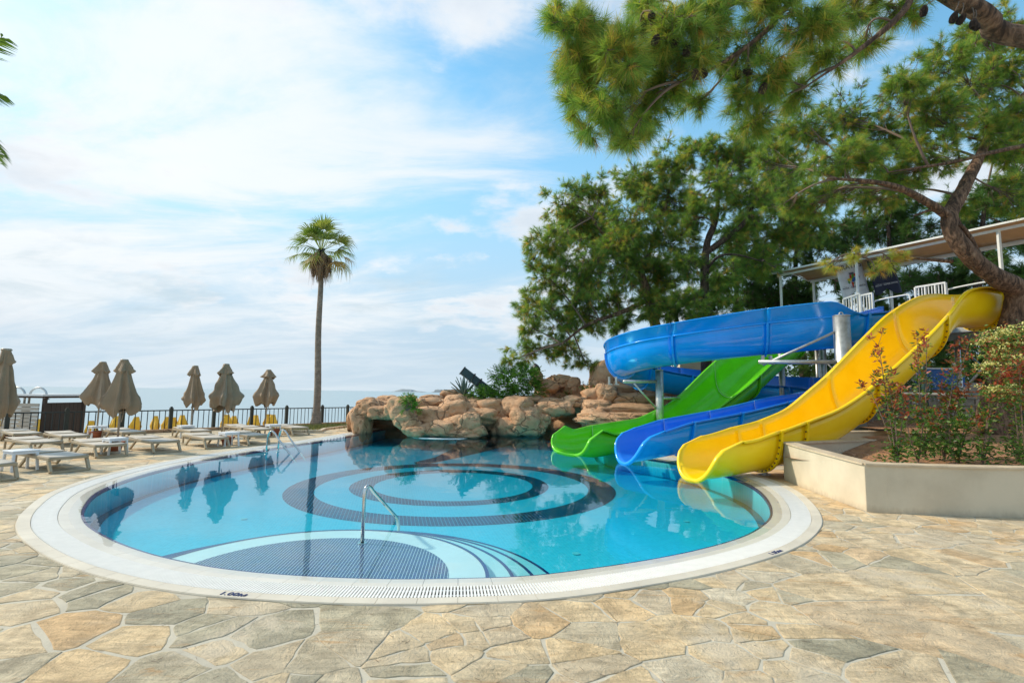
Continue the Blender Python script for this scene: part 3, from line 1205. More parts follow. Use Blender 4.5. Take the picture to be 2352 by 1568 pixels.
def flagstones():
    # jittered seeds with uneven spacing, Voronoi cells clipped by neighbours
    pts = []
    y = 0.9
    while y < 27:
        x = -20 if y > 6 else -8
        xmax = 9 if y < 9 else 7
        cell = 0.31 if y < 9 else 0.44
        while x < xmax:
            pts.append((x + rnd.uniform(-.46, .46) * cell, y + rnd.uniform(-.46, .46) * cell))
            x += cell * rnd.uniform(0.8, 1.25)
        y += cell * 0.92
    pts += [(a + math.cos(t_) * .15, b + math.sin(t_) * .13) for a, b in pts if rnd.random() < .22 for t_ in [rnd.uniform(0, 6.28)]]
    P = np.array(pts)
    # drop seeds at random so some stones grow large
    dn = np.array([mnoise.noise(Vector((q[0] * .9, q[1] * .9, 5.5))) for q in P])
    P = P[rng.random(len(P)) > 0.40 + .6 * dn]
    # visible area only
    keep = (P[:, 1] > 1.0) & (np.abs(P[:, 0]) < P[:, 1] * 1.12 + 2.2)
    P = P[keep]
    outl = ring(-0.0)
    inn = inside(ring(0.35)[::4], P)
    P = P[~inn]
    P = P[~inside(np.array(PLANTER), P)]
    fx = (P - np.array([FP.x, FP.y])) @ np.array([-FD.y, FD.x])
    P = P[fx < 0.1]
    grp = []
    order = np.argsort(P[:, 1])
    P = P[order]
    for i, c in enumerate(P):
        d = np.hypot(P[:, 0] - c[0], P[:, 1] - c[1])
        nb = np.argsort(d)[1:19]
        poly = [np.array(q) for q in ((c[0] - 1, c[1] - 1), (c[0] + 1, c[1] - 1), (c[0] + 1, c[1] + 1), (c[0] - 1, c[1] + 1))]
        for j in nb:
            m = (c + P[j]) / 2
            nn = P[j] - c
            new = []
            for a, b in zip(poly, poly[1:] + poly[:1]):
                da, db = (a - m) @ nn, (b - m) @ nn
                if da <= 0:
                    new.append(a)
                if (da < 0) != (db < 0):
                    t = da / (da - db)
                    new.append(a + (b - a) * t)
            poly = new
            if len(poly) < 3:
                break
        if len(poly) < 3:
            continue
        poly = np.array(poly)
        # wobbly edges
        joint = rnd.choice([0.002, 0.003, 0.005, 0.008, 0.013, 0.022])
        ctr = poly.mean(0)
        pts2 = []
        for a, b in zip(poly, np.roll(poly, -1, 0)):
            L = np.linalg.norm(b - a)
            if L < 0.04:
                pts2.append((a + b) / 2)
                continue
            k = max(1, min(5, int(L / 0.075)))
            for q in range(k):
                t = q / k
                p = a + (b - a) * t
                nn = np.array([-(b - a)[1], (b - a)[0]]) / L
                p = p + nn * (rnd.uniform(-.012, .012) + .012 * mnoise.noise(Vector((p[0] * 9, p[1] * 9, 0)))) + (b - a) / L * rnd.uniform(-.012, .012)
                pts2.append(p)
        q = np.array(pts2)
        q = q * .92 + np.roll(q, 1, 0) * .04 + np.roll(q, -1, 0) * .04
        dirs = q - ctr
        ln = np.linalg.norm(dirs, axis=1)[:, None]
        q = q - dirs / ln * (joint + rnd.uniform(0, .004))
        # keep clear of the pool rim, the planter and the fence side
        for k in range(len(q)):
            dd = np.hypot(OUT[:, 0] - q[k, 0], OUT[:, 1] - q[k, 1])
            jx = int(np.argmin(dd))
            side = (q[k] - OUT[jx]) @ NRM[jx]
            if side > -0.008:
                q[k] = OUT[jx] - NRM[jx] * 0.008 + np.array([-NRM[jx][1], NRM[jx][0]]) * ((q[k] - OUT[jx]) @ np.array([-NRM[jx][1], NRM[jx][0]]))
        area = 0.5 * abs(np.dot(q[:, 0], np.roll(q[:, 1], -1)) - np.dot(q[:, 1], np.roll(q[:, 0], -1)))
        if area < 0.01:
            continue
        grp.append((c, q, area))
    # which stones look largest
    score = sorted(range(len(grp)), key=lambda i: -grp[i][2] / max(grp[i][0][1], 1.5) ** 3 * (1 if abs(grp[i][0][0]) < grp[i][0][1] * 1.02 + .3 and grp[i][0][1] > 2.7 else 0.01))
    top = set(score[:300])
    rest = MB()
    for i, (c, q, area) in enumerate(grp):
        zt = rnd.uniform(-0.0035, 0.0012)
        ctr = q.mean(0)
        qi = ctr + (q - ctr) * (1 - 0.012 / max(0.08, math.sqrt(area)))
        n = len(q)
        V = [(p[0], p[1], zt) for p in qi] + [(p[0], p[1], zt - 0.0025) for p in q] + [(p[0], p[1], -0.012) for p in q]
        F = [tuple(range(n))] + [(j, n + j, n + (j + 1) % n, (j + 1) % n) for j in range(n)] + [(n + j, 2 * n + j, 2 * n + (j + 1) % n, n + (j + 1) % n) for j in range(n)]
        # greyer on the left, warmer to the right
        xn = c[0] / max(c[1], 2.5)
        grey = 1 / (1 + math.exp((xn + 0.32) * 7))
        if rnd.random() < 0.08 + 0.50 * grey * (1 if c[1] < 5.5 else .6):
            tint = rnd.uniform(0.0, 0.32)
        else:
            tint = rnd.choice([rnd.uniform(0.28, 0.7), rnd.uniform(0.4, 0.8), rnd.uniform(0.5, 0.8), rnd.uniform(0.8, 1.0)])
        tint = min(1, max(0, tint + .16 * mnoise.noise(Vector((c[0] * .6, c[1] * .6, 3)))))
        # shell winding: make the top face up
        A2 = np.dot(q[:, 0], np.roll(q[:, 1], -1)) - np.dot(q[:, 1], np.roll(q[:, 0], -1))
        if A2 < 0:
            F = [f[::-1] for f in F]
        if i in top:
            mb = MB()
            mb.add(V, F, tint)
            mb.build('flagstone', M['stone'], deck)
        else:
            rest.add(V, F, tint)
    o = rest.build('flagstones_beyond', M['stone'], deck)
    o['kind'] = 'stuff'


flagstones()

# ------------------------------------------------------------------ railings in the pool


def arc_pts(a, b, c, n=6):
    """rounded corner a-b-c as quadratic"""
    a, b, c = Vector(a), Vector(b), Vector(c)
    return [(a * (1 - t) ** 2 + b * 2 * t * (1 - t) + c * t * t) for t in np.linspace(0, 1, n)]


def hoop(foot, water, h):
    f, w = Vector(foot), Vector(water)
    d = (w - f)
    top1 = f + Vector((0, 0, h))
    a = f + Vector((0, 0, h - .2))
    pk = f + d * 0.18 + Vector((0, 0, h + 0.06))
    c = f + d * 0.45 + Vector((0, 0, h - .12))
    low = w + (w - c) * 0.55
    return [f] + [f + Vector((0, 0, h * .4))] + arc_pts(a, top1 + Vector((0, 0, .05)), pk, 6) + arc_pts(pk, f + d * .32 + Vector((0, 0, h + .04)), c, 5)[1:] + [w, low]


lad = empty('pool_ladder', (-6.55, 14.2, 0), 0, 'polished steel ladder of two hooped rails at the left edge of the pool', 'ladder')
for f_, w_ in (((-6.62, 14.12, 0), (-5.91, 13.94, 0)), ((-6.53, 14.62, 0), (-5.84, 14.42, 0))):
    mb = MB()
    mb.tube(hoop(f_, w_, 0.52), 0.022, 10)
    kid(mb.build('rail', M['steel'], lad, smooth=True))
    mb = MB()
    mb.lathe([(0.05, 0.012), (0.045, 0.02), (0.024, 0.022)], f_, 14)
    kid(mb.build('foot_plate', M['steel'], lad))

f0 = Vector((-1.74, 6.27, -0.10))
tp = AT(845, 1117, 6.28)
w0 = G(911, 1187.7, 0)
hr = empty('handrail', f0, 0, 'bent steel handrail standing on the navy mosaic shelf in the pool', 'handrail')
mb = MB()
a1 = f0 + Vector((0, 0, tp.z - f0.z - 0.14))
pk = Vector((f0.x + .03, f0.y + 0.06, tp.z))
dd = (w0 - pk)
pts = [f0, f0 + Vector((0, 0, .3))] + arc_pts(a1, Vector((f0.x, f0.y, tp.z + 0.01)), pk, 6) + arc_pts(pk, pk + dd * .06 + Vector((0, 0, .012)), pk + dd * 0.16 + Vector((0, 0, -0.005)), 4)[1:] + [w0, w0 + Vector((0.01, .1, -.15)), Vector((w0.x + .0, w0.y + .12, -.30))]
mb.tube(pts, 0.021, 12)
kid(mb.build('rail', M['steel'], hr, smooth=True))
mb = MB()
mb.lathe([(0.06, 0.008), (0.055, 0.016), (0.022, 0.018)], f0, 16)
kid(mb.build('base_plate', M['steel'], hr))

# ------------------------------------------------------------------ fence
fen = empty('fence', fence_pt(9), 0, 'dark green metal railing fence with square posts along the terrace edge above the sea', 'fence')


def s_at_px(px):
    """fence parameter where its line meets the photo column px"""
    best, bs = 1e9, 0
    for s in np.linspace(-3, 19, 2000):
        p = fence_pt(s, 0.5)
        v = p - Vector((0, 0, CAMZ))
        w = v.dot(_f)
        x = 1176 + 1176 * v.dot(_r) / w
        if abs(x - px) < best:
            best, bs = abs(x - px), s
    return bs


post_px = [16, 152, 281, 392, 491, 578, 658, 740, 798]
ps = [s_at_px(p) for p in post_px]
ps = [ps[0] - 2.3] + ps + [ps[-1] + 1.9, ps[-1] + 3.8]
for s in ps:
    mb = MB()
    c = fence_pt(s, 0.5)
    rz = math.atan2(FD.y, FD.x)
    mb.box((c.x, c.y, 0.45), (0.12, 0.12, 0.96), rz)
    mb.box((c.x, c.y, 0.955), (0.07, 0.07, 0.05), rz)
    kid(mb.build('fence_post', M['post'], fen, bevel=0.006))
for a, b in zip(ps[:-1], ps[1:]):
    mb = MB()
    mb.bar(fence_pt(a + .06, 0.83), fence_pt(b - .06, 0.83), 0.035, 0.045)
    kid(mb.build('top_rail', M['fence'], fen))
    mb = MB()
    mb.bar(fence_pt(a + .06, 0.09), fence_pt(b - .06, 0.09), 0.035, 0.03)
    kid(mb.build('bottom_rail', M['fence'], fen))
    nb = max(6, int(round((b - a) / 0.19)))
    for k in range(1, nb):
        s = a + (b - a) * k / nb
        mb = MB()
        mb.bar(fence_pt(s, 0.105), fence_pt(s, 0.81), 0.022)
        kid(mb.build('bar', M['fence'], fen))
# low stone kerb at its foot
kb = empty('stone_kerb', fence_pt(3), 0, 'low kerb of rough brown stones under the fence', 'kerb')
s = -3.0
while s < 17:
    L = rnd.uniform(0.5, 0.9)
    mb = MB()
    c = fence_pt(s + L / 2) + Vector((FD.y, -FD.x, 0)) * 0.22
    mb.box((c.x, c.y, 0.03 + rnd.uniform(0, .015)), (L - .02, 0.2, 0.16), math.atan2(FD.y, FD.x) + rnd.uniform(-.03, .03))
    kid(mb.build('kerb_stone', M['rock'], kb, bevel=0.02))
    s += L

# ------------------------------------------------------------------ hut and shower beyond the fence
hy = 18.6


def hut():
    a = AT(100, 905, 17.9)
    b = AT(204, 905, 19.6)
    r_ = empty('beach_hut', (a.x, a.y, 0), 0, 'dark wooden kiosk with flat pale roof behind the fence', 'kiosk')
    d = Vector((b.x - a.x, b.y - a.y, 0))
    L = d.length
    d.normalize()
    nn = Vector((-d.y, d.x, 0))
    ang = math.atan2(d.y, d.x)
    dep = 1.6

    def P(u, v, z):
        q = Vector((a.x, a.y, 0)) + d * u + nn * v
        return (q.x, q.y, z)
    mb = MB()
    mb.box(P(L / 2, dep / 2, 1.40), (L + .2, dep + .2, 0.07), ang)
    kid(mb.build('roof', M['white_pl'], r_))
    mb = MB()
    mb.box(P(L / 2, dep / 2, 1.33), (L + .1, dep + .1, 0.07), ang)
    kid(mb.build('roof_frame', M['hutwood'], r_))
    for u in (0.12, L - .12):
        mb = MB()
        mb.box(P(u, 0.05, 0.5), (0.1, 0.1, 1.58), ang)
        kid(mb.build('post', M['hutwood'], r_))
    k = 8
    for i in range(k):
        u = 0.2 + (L - .4) * (i + .5) / k
        mb = MB()
        mb.box(P(u, 0.06, 0.42 + .0), ((L - .4) / k - .012, 0.04, 1.42), ang)
        kid(mb.build('plank', M['hutwood'], r_))
    for i in range(11):
        mb = MB()
        mb.box(P(-0.02, dep / 2, -0.25 + i * 0.13), (0.03, dep - .2, 0.115), ang)
        kid(mb.build('slat', M['hutpale'], r_))


hut()


def shower():
    b = AT(53, 1000, 18.2)
    b.z = -0.4
    r_ = empty('outdoor_shower', b, 0, 'beige double headed outdoor shower behind the fence', 'shower')
    top = AT(53, 932, 18.2).z
    mb = MB()
    mb.lathe([(0.13, 0.0), (0.12, top - b.z), (0.0, top - b.z)], (0, 0, 0), 14)
    mb.build('column', M['lframe'], r_, smooth=True)
    mb = MB()
    mb.box((0, -0.09, top - b.z - .08), (0.12, 0.06, 0.05))
    mb.build('tap', M['cyellow'], r_)
    for sx in (-1, 1):
        pts = []
        h0 = top - b.z
        for t in np.linspace(0, 1, 12):
            ang = math.pi * t
            x = sx * (0.08 + 0.30 * (1 - math.cos(ang)) )
            z = h0 + 0.35 + 0.30 * math.sin(ang)
            pts.append((x, 0, z))
        pts = [(sx * .08, 0, h0 - .1)] + pts[:-1] + [(sx * .70, 0, h0 + .28)]
        mb = MB()
        mb.tube(pts, 0.035, 8)
        pipe = mb.build('pipe', M['galv'], r_, smooth=True)
        mb = MB()
        mb.lathe([(0.03, 0.05), (0.09, 0.0), (0.0, -0.005)], (sx * .70, 0, h0 + .24), 12)
        mb.build('shower_head', M['black'], pipe)


shower()

# ------------------------------------------------------------------ loungers, tables, pots


def make_lounger():
    r_ = empty('sun_lounger', (0, 0, 0))
    W_, L_ = 0.62, 1.75
    zt = 0.30
    for s in (-1, 1):
        y = s * W_ / 2
        # side rail
        mb = MB()
        mb.bar((-L_, y, zt - .03), (0, y, zt - .03), 0.045, 0.06)
        mb.build('side_rail', M['lframe'], r_, bevel=0.008)
        # foot-end leg, slanting outwards
        mb = MB()
        mb.bar((-0.07, y, zt - .05), (0.10, y, 0.02), 0.05, 0.075, up=(1, 0, 0))
        mb.build('leg', M['lframe'], r_, bevel=0.008)
        # head-end triangle
        mb = MB()
        mb.bar((-L_ + .03, y, zt - .02), (-L_ + .02, y, 0.03), 0.045, 0.05, up=(1, 0, 0))
        mb.bar((-L_ - .01, y, 0.025), (-L_ + .30, y, 0.025), 0.045, 0.045)
        mb.bar((-L_ + .30, y, 0.03), (-L_ + .62, y, zt - .06), 0.045, 0.05)
        mb.build('leg', M['lframe'], r_, bevel=0.006)
    mb = MB()
    mb.bar((0.10, -W_ / 2, 0.02), (0.10, W_ / 2, 0.02), 0.05, 0.035)
    mb.build('foot_bar', M['lframe'], r_, bevel=0.006)
    mb = MB()
    mb.bar((-0.02, -W_ / 2, zt - .03), (-0.02, W_ / 2, zt - .03), 0.04, 0.05)
    mb.build('end_bar', M['lframe'], r_, bevel=0.006)
    mb = MB()
    n = 8
    for x0, x1, sag in ((-L_ * .58, -0.01, .012), (-L_, -L_ * .60, .008)):
        V, F = [], []
        for i in range(n + 1):
            u = i / n
            for j, yy in enumerate((-W_ / 2 + .0, -W_ / 4, 0, W_ / 4, W_ / 2)):
                V.append((x0 + (x1 - x0) * u, yy, zt + 0.012 + (0.035 if x0 < -L_ * .9 else 0) * (1 - u) - sag * math.sin(math.pi * (j / 4))))
        for i in range(n):
            for j in range(4):
                F.append((i * 5 + j, (i + 1) * 5 + j, (i + 1) * 5 + j + 1, i * 5 + j + 1))
        m2 = MB()
        m2.add(V, F)
        o = m2.build('sling' if x0 > -L_ * .9 else 'backrest_sling', M['sling'], r_, smooth=True)
        sm = o.modifiers.new('solid', 'SOLIDIFY')
        sm.thickness = 0.012
    mb = MB()
    mb.bar((-L_ * .59, -W_ / 2, zt + .01), (-L_ * .59, W_ / 2, zt + .01), 0.04, 0.03)
    mb.build('hinge_bar', M['lframe'], o)
    return r_


proto = make_lounger()
# foot-end centre x, y, heading of the foot end, label
LN = [(-8.92, 10.55, -30, 'beige lounger nearest the pool at the left, beside the first white table'),
      (-9.25, 9.35, -30, 'beige lounger cut by the left photo edge, only its foot end showing'),
      (-9.82, 12.80, -35, 'beige lounger left of the terracotta pot under the nearest pair of folded parasols'),
      (-9.16, 13.84, -35, 'beige lounger right of that pot, its head at the white table by the parasol pole'),
      (-11.80, 13.25, -30, 'beige lounger in the second row at the far left, foot towards the kiosk front'),
      (-12.55, 15.00, -35, 'beige lounger directly before the dark kiosk'),
      (-14.45, 15.55, -35, 'beige lounger at the left edge against the kerb under the shower'),
      (-8.45, 14.95, -40, 'beige lounger left of the white table before the middle parasols'),
      (-7.75, 15.95, -40, 'beige lounger right of the pot before the middle parasols, nearest the ladder'),
      (-10.35, 17.35, -40, 'beige lounger behind the middle one, foot left of the small white table'),
      (-8.75, 18.40, -42, 'beige lounger in the back row left of the rearmost table'),
      (-7.90, 19.45, -42, 'beige lounger furthest right, beside the palm bed'),
      (-12.00, 16.55, -35, 'beige lounger in the back row between the first two parasols'),
      (-9.55, 19.05, -42, 'beige lounger in the back row behind the widest folded parasol'),
      (-13.20, 12.60, -30, 'beige lounger at the left photo edge behind the second row one')]
for i, (x, y, a, lab) in enumerate(LN):
    o = proto if i == 0 else copy_tree(proto)
    o.location = (x, y, 0)
    o.rotation_euler = (0, 0, R(a))
    tag(o, lab, 'sun lounger', 'beige sun loungers on the terrace')


def make_table():
    r_ = empty('side_table', (0, 0, 0))
    mb = MB()
    mb.box((0, 0, 0.40), (0.44, 0.44, 0.03))
    ttop = mb.build('table_top', M['white_pl'], r_, bevel=0.012)
    mb = MB()
    for s in (-1, 1):
        mb.box((0, s * .20, 0.365), (0.40, 0.015, 0.045))
        mb.box((s * .20, 0, 0.365), (0.015, 0.37, 0.045))
    mb.build('apron', M['white_pl'], ttop)
    for sx in (-1, 1):
        for sy in (-1, 1):
            mb = MB()
            mb.bar((sx * .18, sy * .18, 0.384), (sx * .205, sy * .205, 0.0), 0.045, 0.045)
            mb.build('leg', M['white_pl'], r_, bevel=0.006)
    return r_


tb = make_table()
TB = [(G(*(262, 1042)).xy, -30, 'white plastic side table by the pole of the second parasol, nearest the dark kiosk corner'),
      ((-9.95, 10.60), -25, 'white plastic side table at the left photo edge'),
      (G(524, 1024).xy, -35, 'white plastic side table above the terracotta pot at the middle parasols'),
      (G(222, 1006).xy, -35, 'white plastic side table against the kerb right of the dark kiosk'),
      (G(425, 1004).xy, -40, 'white plastic side table at the foot of the fourth parasol'),
      (G(626, 1000).xy, -42, 'white plastic side table below the rightmost parasol')]
for i, (p, a, lab) in enumerate(TB):
    o = tb if i == 0 else copy_tree(tb)
    o.location = (p[0], p[1], 0)
    o.rotation_euler = (0, 0, R(a))
    tag(o, lab, 'table', 'white plastic side tables')


def make_pot():
    r_ = empty('plant_pot', (0, 0, 0))
    mb = MB()
    mb.lathe([(0.0, 0.0), (0.13, 0.0), (0.165, 0.16), (0.185, 0.24), (0.17, 0.24), (0.15, 0.20), (0, 0.20)], n=24)
    pbody = mb.build('pot_body', M['terra'], r_, smooth=True)
    mb = MB()
    mb.lathe([(0.188, 0.20), (0.205, 0.205), (0.205, 0.245), (0.19, 0.25), (0.17, 0.245)], n=24)
    mb.build('pot_rim', M['terra'], pbody, smooth=True)
    return r_


# ------------------------------------------------------------------ folded parasols


def folded(seed, H, drop, rmax, rtop, wide, mat, h0, lobes=8, hem=0.12, cape=False):
    """closed canopy: folds run down from the top, hem hangs in points"""
    rr = random.Random(seed)
    n, m = 72, 26
    ph = [rr.uniform(0, 6.28) for _ in range(6)]
    amp = [rr.uniform(0.5, 1.0) for _ in range(lobes)]
    V, F = [], []
    sqx, sqa = rr.uniform(0.72, 0.95), rr.uniform(0, 3.14)
    slump = [0.0] * lobes if False else [rr.uniform(0.0, 0.16) for _ in range(lobes)]
    for j in range(m + 1):
        u = j / m
        for k in range(n):
            t = 2 * math.pi * k / n
            fold = math.cos(lobes * t + ph[0] + 0.5 * math.sin(3 * u + ph[1]))
            a = amp[int((t / (2 * math.pi)) * lobes) % lobes]
            # radius profile: small at top, widest at `wide`, then tucked in
            if u < wide:
                base = rtop + (rmax - rtop) * (u / wide) ** 1.15
            else:
                base = rmax * (1 - 0.26 * ((u - wide) / (1 - wide)) ** 1.3)
            f = 1 + (0.36 * (1 - 2 * abs(math.sin((lobes * t + ph[0]) / 2 + 0.5 * math.sin(3 * u + ph[1]))) ** .7) * a + 0.16 * math.sin(3 * t + ph[2]) + 0.07 * math.sin(5 * t + ph[3] + 4 * u)) * min(1, u * 2.2 + 0.05)
            rad = base * f
            hemz = (hem * 1.5 * abs(math.sin(2 * t + ph[4])) + slump[int((t / (2 * math.pi)) * lobes) % lobes] * (0.25 if cape else 1)) * max(0, (u - 0.55) / 0.45) * (0.5 if cape else 1)
            x, y = rad * math.cos(t), rad * math.sin(t) * sqx
            x, y = x * math.cos(sqa) - y * math.sin(sqa), x * math.sin(sqa) + y * math.cos(sqa)
            V.append((x, y, H - drop * u + hemz))
    for j in range(m):
        for k in range(n):
            k2 = (k + 1) % n
            F.append((j * n + k, (j + 1) * n + k, (j + 1) * n + k2, j * n + k2))
    return V, F


def parasol(loc, H, seed, rmax, wide, label, drop=1.25, lean=(0, 0)):
    r_ = empty('folded_parasol', loc, 0, label, 'parasol', 'folded taupe parasols on the terrace')
    mb = MB()
    mb.tube([(0, 0, 0.02), (0, 0, 1.0), (lean[0], lean[1], H - .05)], 0.026, 10)
    mb.tube([(0, 0, 1.00), (0, 0, 1.07)], 0.040, 10)
    mb.build('pole', M['pole'], r_, smooth=True)
    V, F = folded(seed, H, drop, rmax, 0.085, wide, None, 0)
    mb = MB()
    mb.add(V, F)
    c = mb.build('canopy', M['canvas'], r_, smooth=True)
    V, F = folded(seed + 50, H + .015, 0.42, rmax * 0.56, 0.095, 0.80, None, 0, lobes=4, hem=0.12, cape=True)
    mb = MB()
    mb.add(V, F)
    mb.build('vent_cape', M['canvas'], c, smooth=True)
    mb = MB()
    mb.lathe([(0.0, 0.03), (0.08, 0.028), (0.10, 0.0), (0.09, -0.02)], (0, 0, H), 16)
    mb.build('top_cap', M['pole'], r_, smooth=True)
    # crank / tie strap
    mb = MB()
    mb.tube([(0.06, 0, H - drop * .7), (0.07, 0.03, H - drop * .9), (0.06, 0, H - drop - .06)], 0.012, 6)
    mb.build('strap', M['canvas'], r_)
    return r_


UM = [((-14, 1063), 803, 11.3, 1, 0.38, 0.80, 'folded taupe parasol cut by the left photo edge, largest of all'),
      ((221, 1004), 832, 17.3, 2, 0.46, 0.78, 'folded taupe parasol between the kiosk and the parasol at its right, second from the left'),
      ((268, 1031), 827, 14.1, 3, 0.44, 0.82, 'tall folded taupe parasol overlapping the one left of it, third from the left'),
      ((437, 1000), 841, 18.4, 4, 0.40, 0.80, 'slim folded taupe parasol, fourth from the left'),
      ((508, 1012), 837, 16.8, 5, 0.56, 0.70, 'widest folded taupe parasol with a kite shaped canopy, fifth from the left'),
      ((609, 987), 850, 21.4, 6, 0.56, 0.70, 'folded taupe parasol nearest the palm tree, low kite shaped')]
UPOS = []
for (bx, by), ty, Y, seed, rm, wd, lab in UM:
    p = AT(bx, by, Y)
    H = AT(bx + 8, ty, Y).z
    parasol((p.x, p.y, 0), H, seed, rm - .05, wd, lab, drop=1.62)
    UPOS.append(p)
pot = make_pot()
PT = [(UPOS[0].x + .1, UPOS[0].y - 1.0, 'terracotta pot under the white table at the left photo edge'),
      (UPOS[1].x, UPOS[1].y, 'terracotta pot holding the second parasol, under the table by the kiosk'),
      (UPOS[2].x, UPOS[2].y - .05, 'terracotta pot holding the third parasol, between two front loungers'),
      (G(521.6, 1021).x, G(521.6, 1021).y, 'terracotta pot under the table of the widest parasol'),
      (G(630, 1000).x, G(630, 1000).y, 'terracotta pot in the back row under the rightmost table')]
for i, (x, y, lab) in enumerate(PT):
    o = pot if i == 0 else copy_tree(pot)
    o.location = (x, y, 0)
    tag(o, lab, 'flower pot', 'terracotta pots at the parasols')

# yellow parasols on the beach
BU = [(-5, 38), (14, 36), (52, 38), (90, 38), (116, 36), (210, 36), (266, 40), (314, 38), (358, 38), (385, 40), (399, 37), (419, 37), (520, 41), (538, 40), (521, 37), (577, 40), (588, 37), (617, 38), (627, 37)]
BTOP = [965, 968, 962, 962, 958, 966, 955, 957, 955, 957, 958, 953, 960, 955, 952, 957, 953, 951, 952]
wh = ['first', 'second', 'third', 'fourth', 'fifth', 'sixth', 'seventh', 'eighth', 'ninth', 'tenth', 'eleventh', 'twelfth', 'thirteenth', 'fourteenth', 'fifteenth', 'sixteenth', 'seventeenth', 'eighteenth', 'nineteenth']
bparts = None
order = sorted(range(len(BU)), key=lambda i: BU[i][0])
for rank, i in enumerate(order):
    px, Y = BU[i]
    p = AT(px, BTOP[i], Y)
    if bparts is None or rank % 3 == 0:
        r_ = empty('beach_parasol', (0, 0, 0))
        mb = MB()
        V, F = folded(90 + rank, 0, 1.45, 0.36, 0.17, 0.45, None, 0, lobes=6, hem=0.2)
        mb.add(V, F)
        mb.build('canopy', M['cyellow'], r_, smooth=True)
        mb = MB()
        V, F = folded(190 + rank, -0.95, 0.95, 0.38, 0.22, 0.6, None, 0, lobes=6, hem=0.1)
        mb.add(V, F)
        mb.build('pale_skirt', M['cpink'], r_, smooth=True)
        mb = MB()
        mb.tube([(0, 0, -0.05), (0, 0, -2.6)], 0.025, 6)
        mb.build('pole', M['pole'], r_)
        bparts = r_
        o = r_
    else:
        o = copy_tree(bparts)
    o.location = p
    o.rotation_euler = (0, 0, rank * 1.3)
    tag(o, 'folded yellow beach parasol below the fence, %s from the left' % wh[rank], 'parasol', 'folded yellow parasols on the beach')

# ------------------------------------------------------------------ palms


def fan_leaf(rr, L, rad, tint, nseg=24, droop=0.55, spread=150):
    """fan palm blade at the end of a petiole along +X; returns verts, faces, tints"""
    V, F, T = [], [], []
    # petiole
    V += [(0, -.02, 0), (0, .02, 0), (L, .02, 0.0), (L, -.02, 0.0)]
    F.append((0, 1, 2, 3))
    T += [tint] * 4
    for k in range(nseg):
        a = R(-spread / 2 + spread * (k + .5) / nseg + rr.uniform(-3, 3))
        l_ = rad * (1 - 0.25 * abs(a) / R(spread / 2)) * rr.uniform(.85, 1.08)
        w = rad * 0.026
        ca, sa = math.cos(a), math.sin(a)
        b = len(V)
        dz = [0, -0.01, -0.08 * droop, -0.42 * droop * rr.uniform(.3, 1.6)]
        ul = [0, .4, .72, .97]
        wd = [0.15, 1.0, .7, 0.05]
        for q in range(4):
            u = ul[q] * l_
            if q == 3:
                u *= 0.92
            for sgn in (-1, 1):
                V.append((L + u * ca - sgn * w * wd[q] * sa, u * sa + sgn * w * wd[q] * ca, dz[q] * rad + (0.012 if (k % 2) else 0)))
                T.append(min(1, max(0, tint + rr.uniform(-.1, .1) + (0.25 if q == 3 else 0))))
        for q in range(3):
            F.append((b + 2 * q, b + 2 * q + 2, b + 2 * q + 3, b + 2 * q + 1))
    return V, F, T


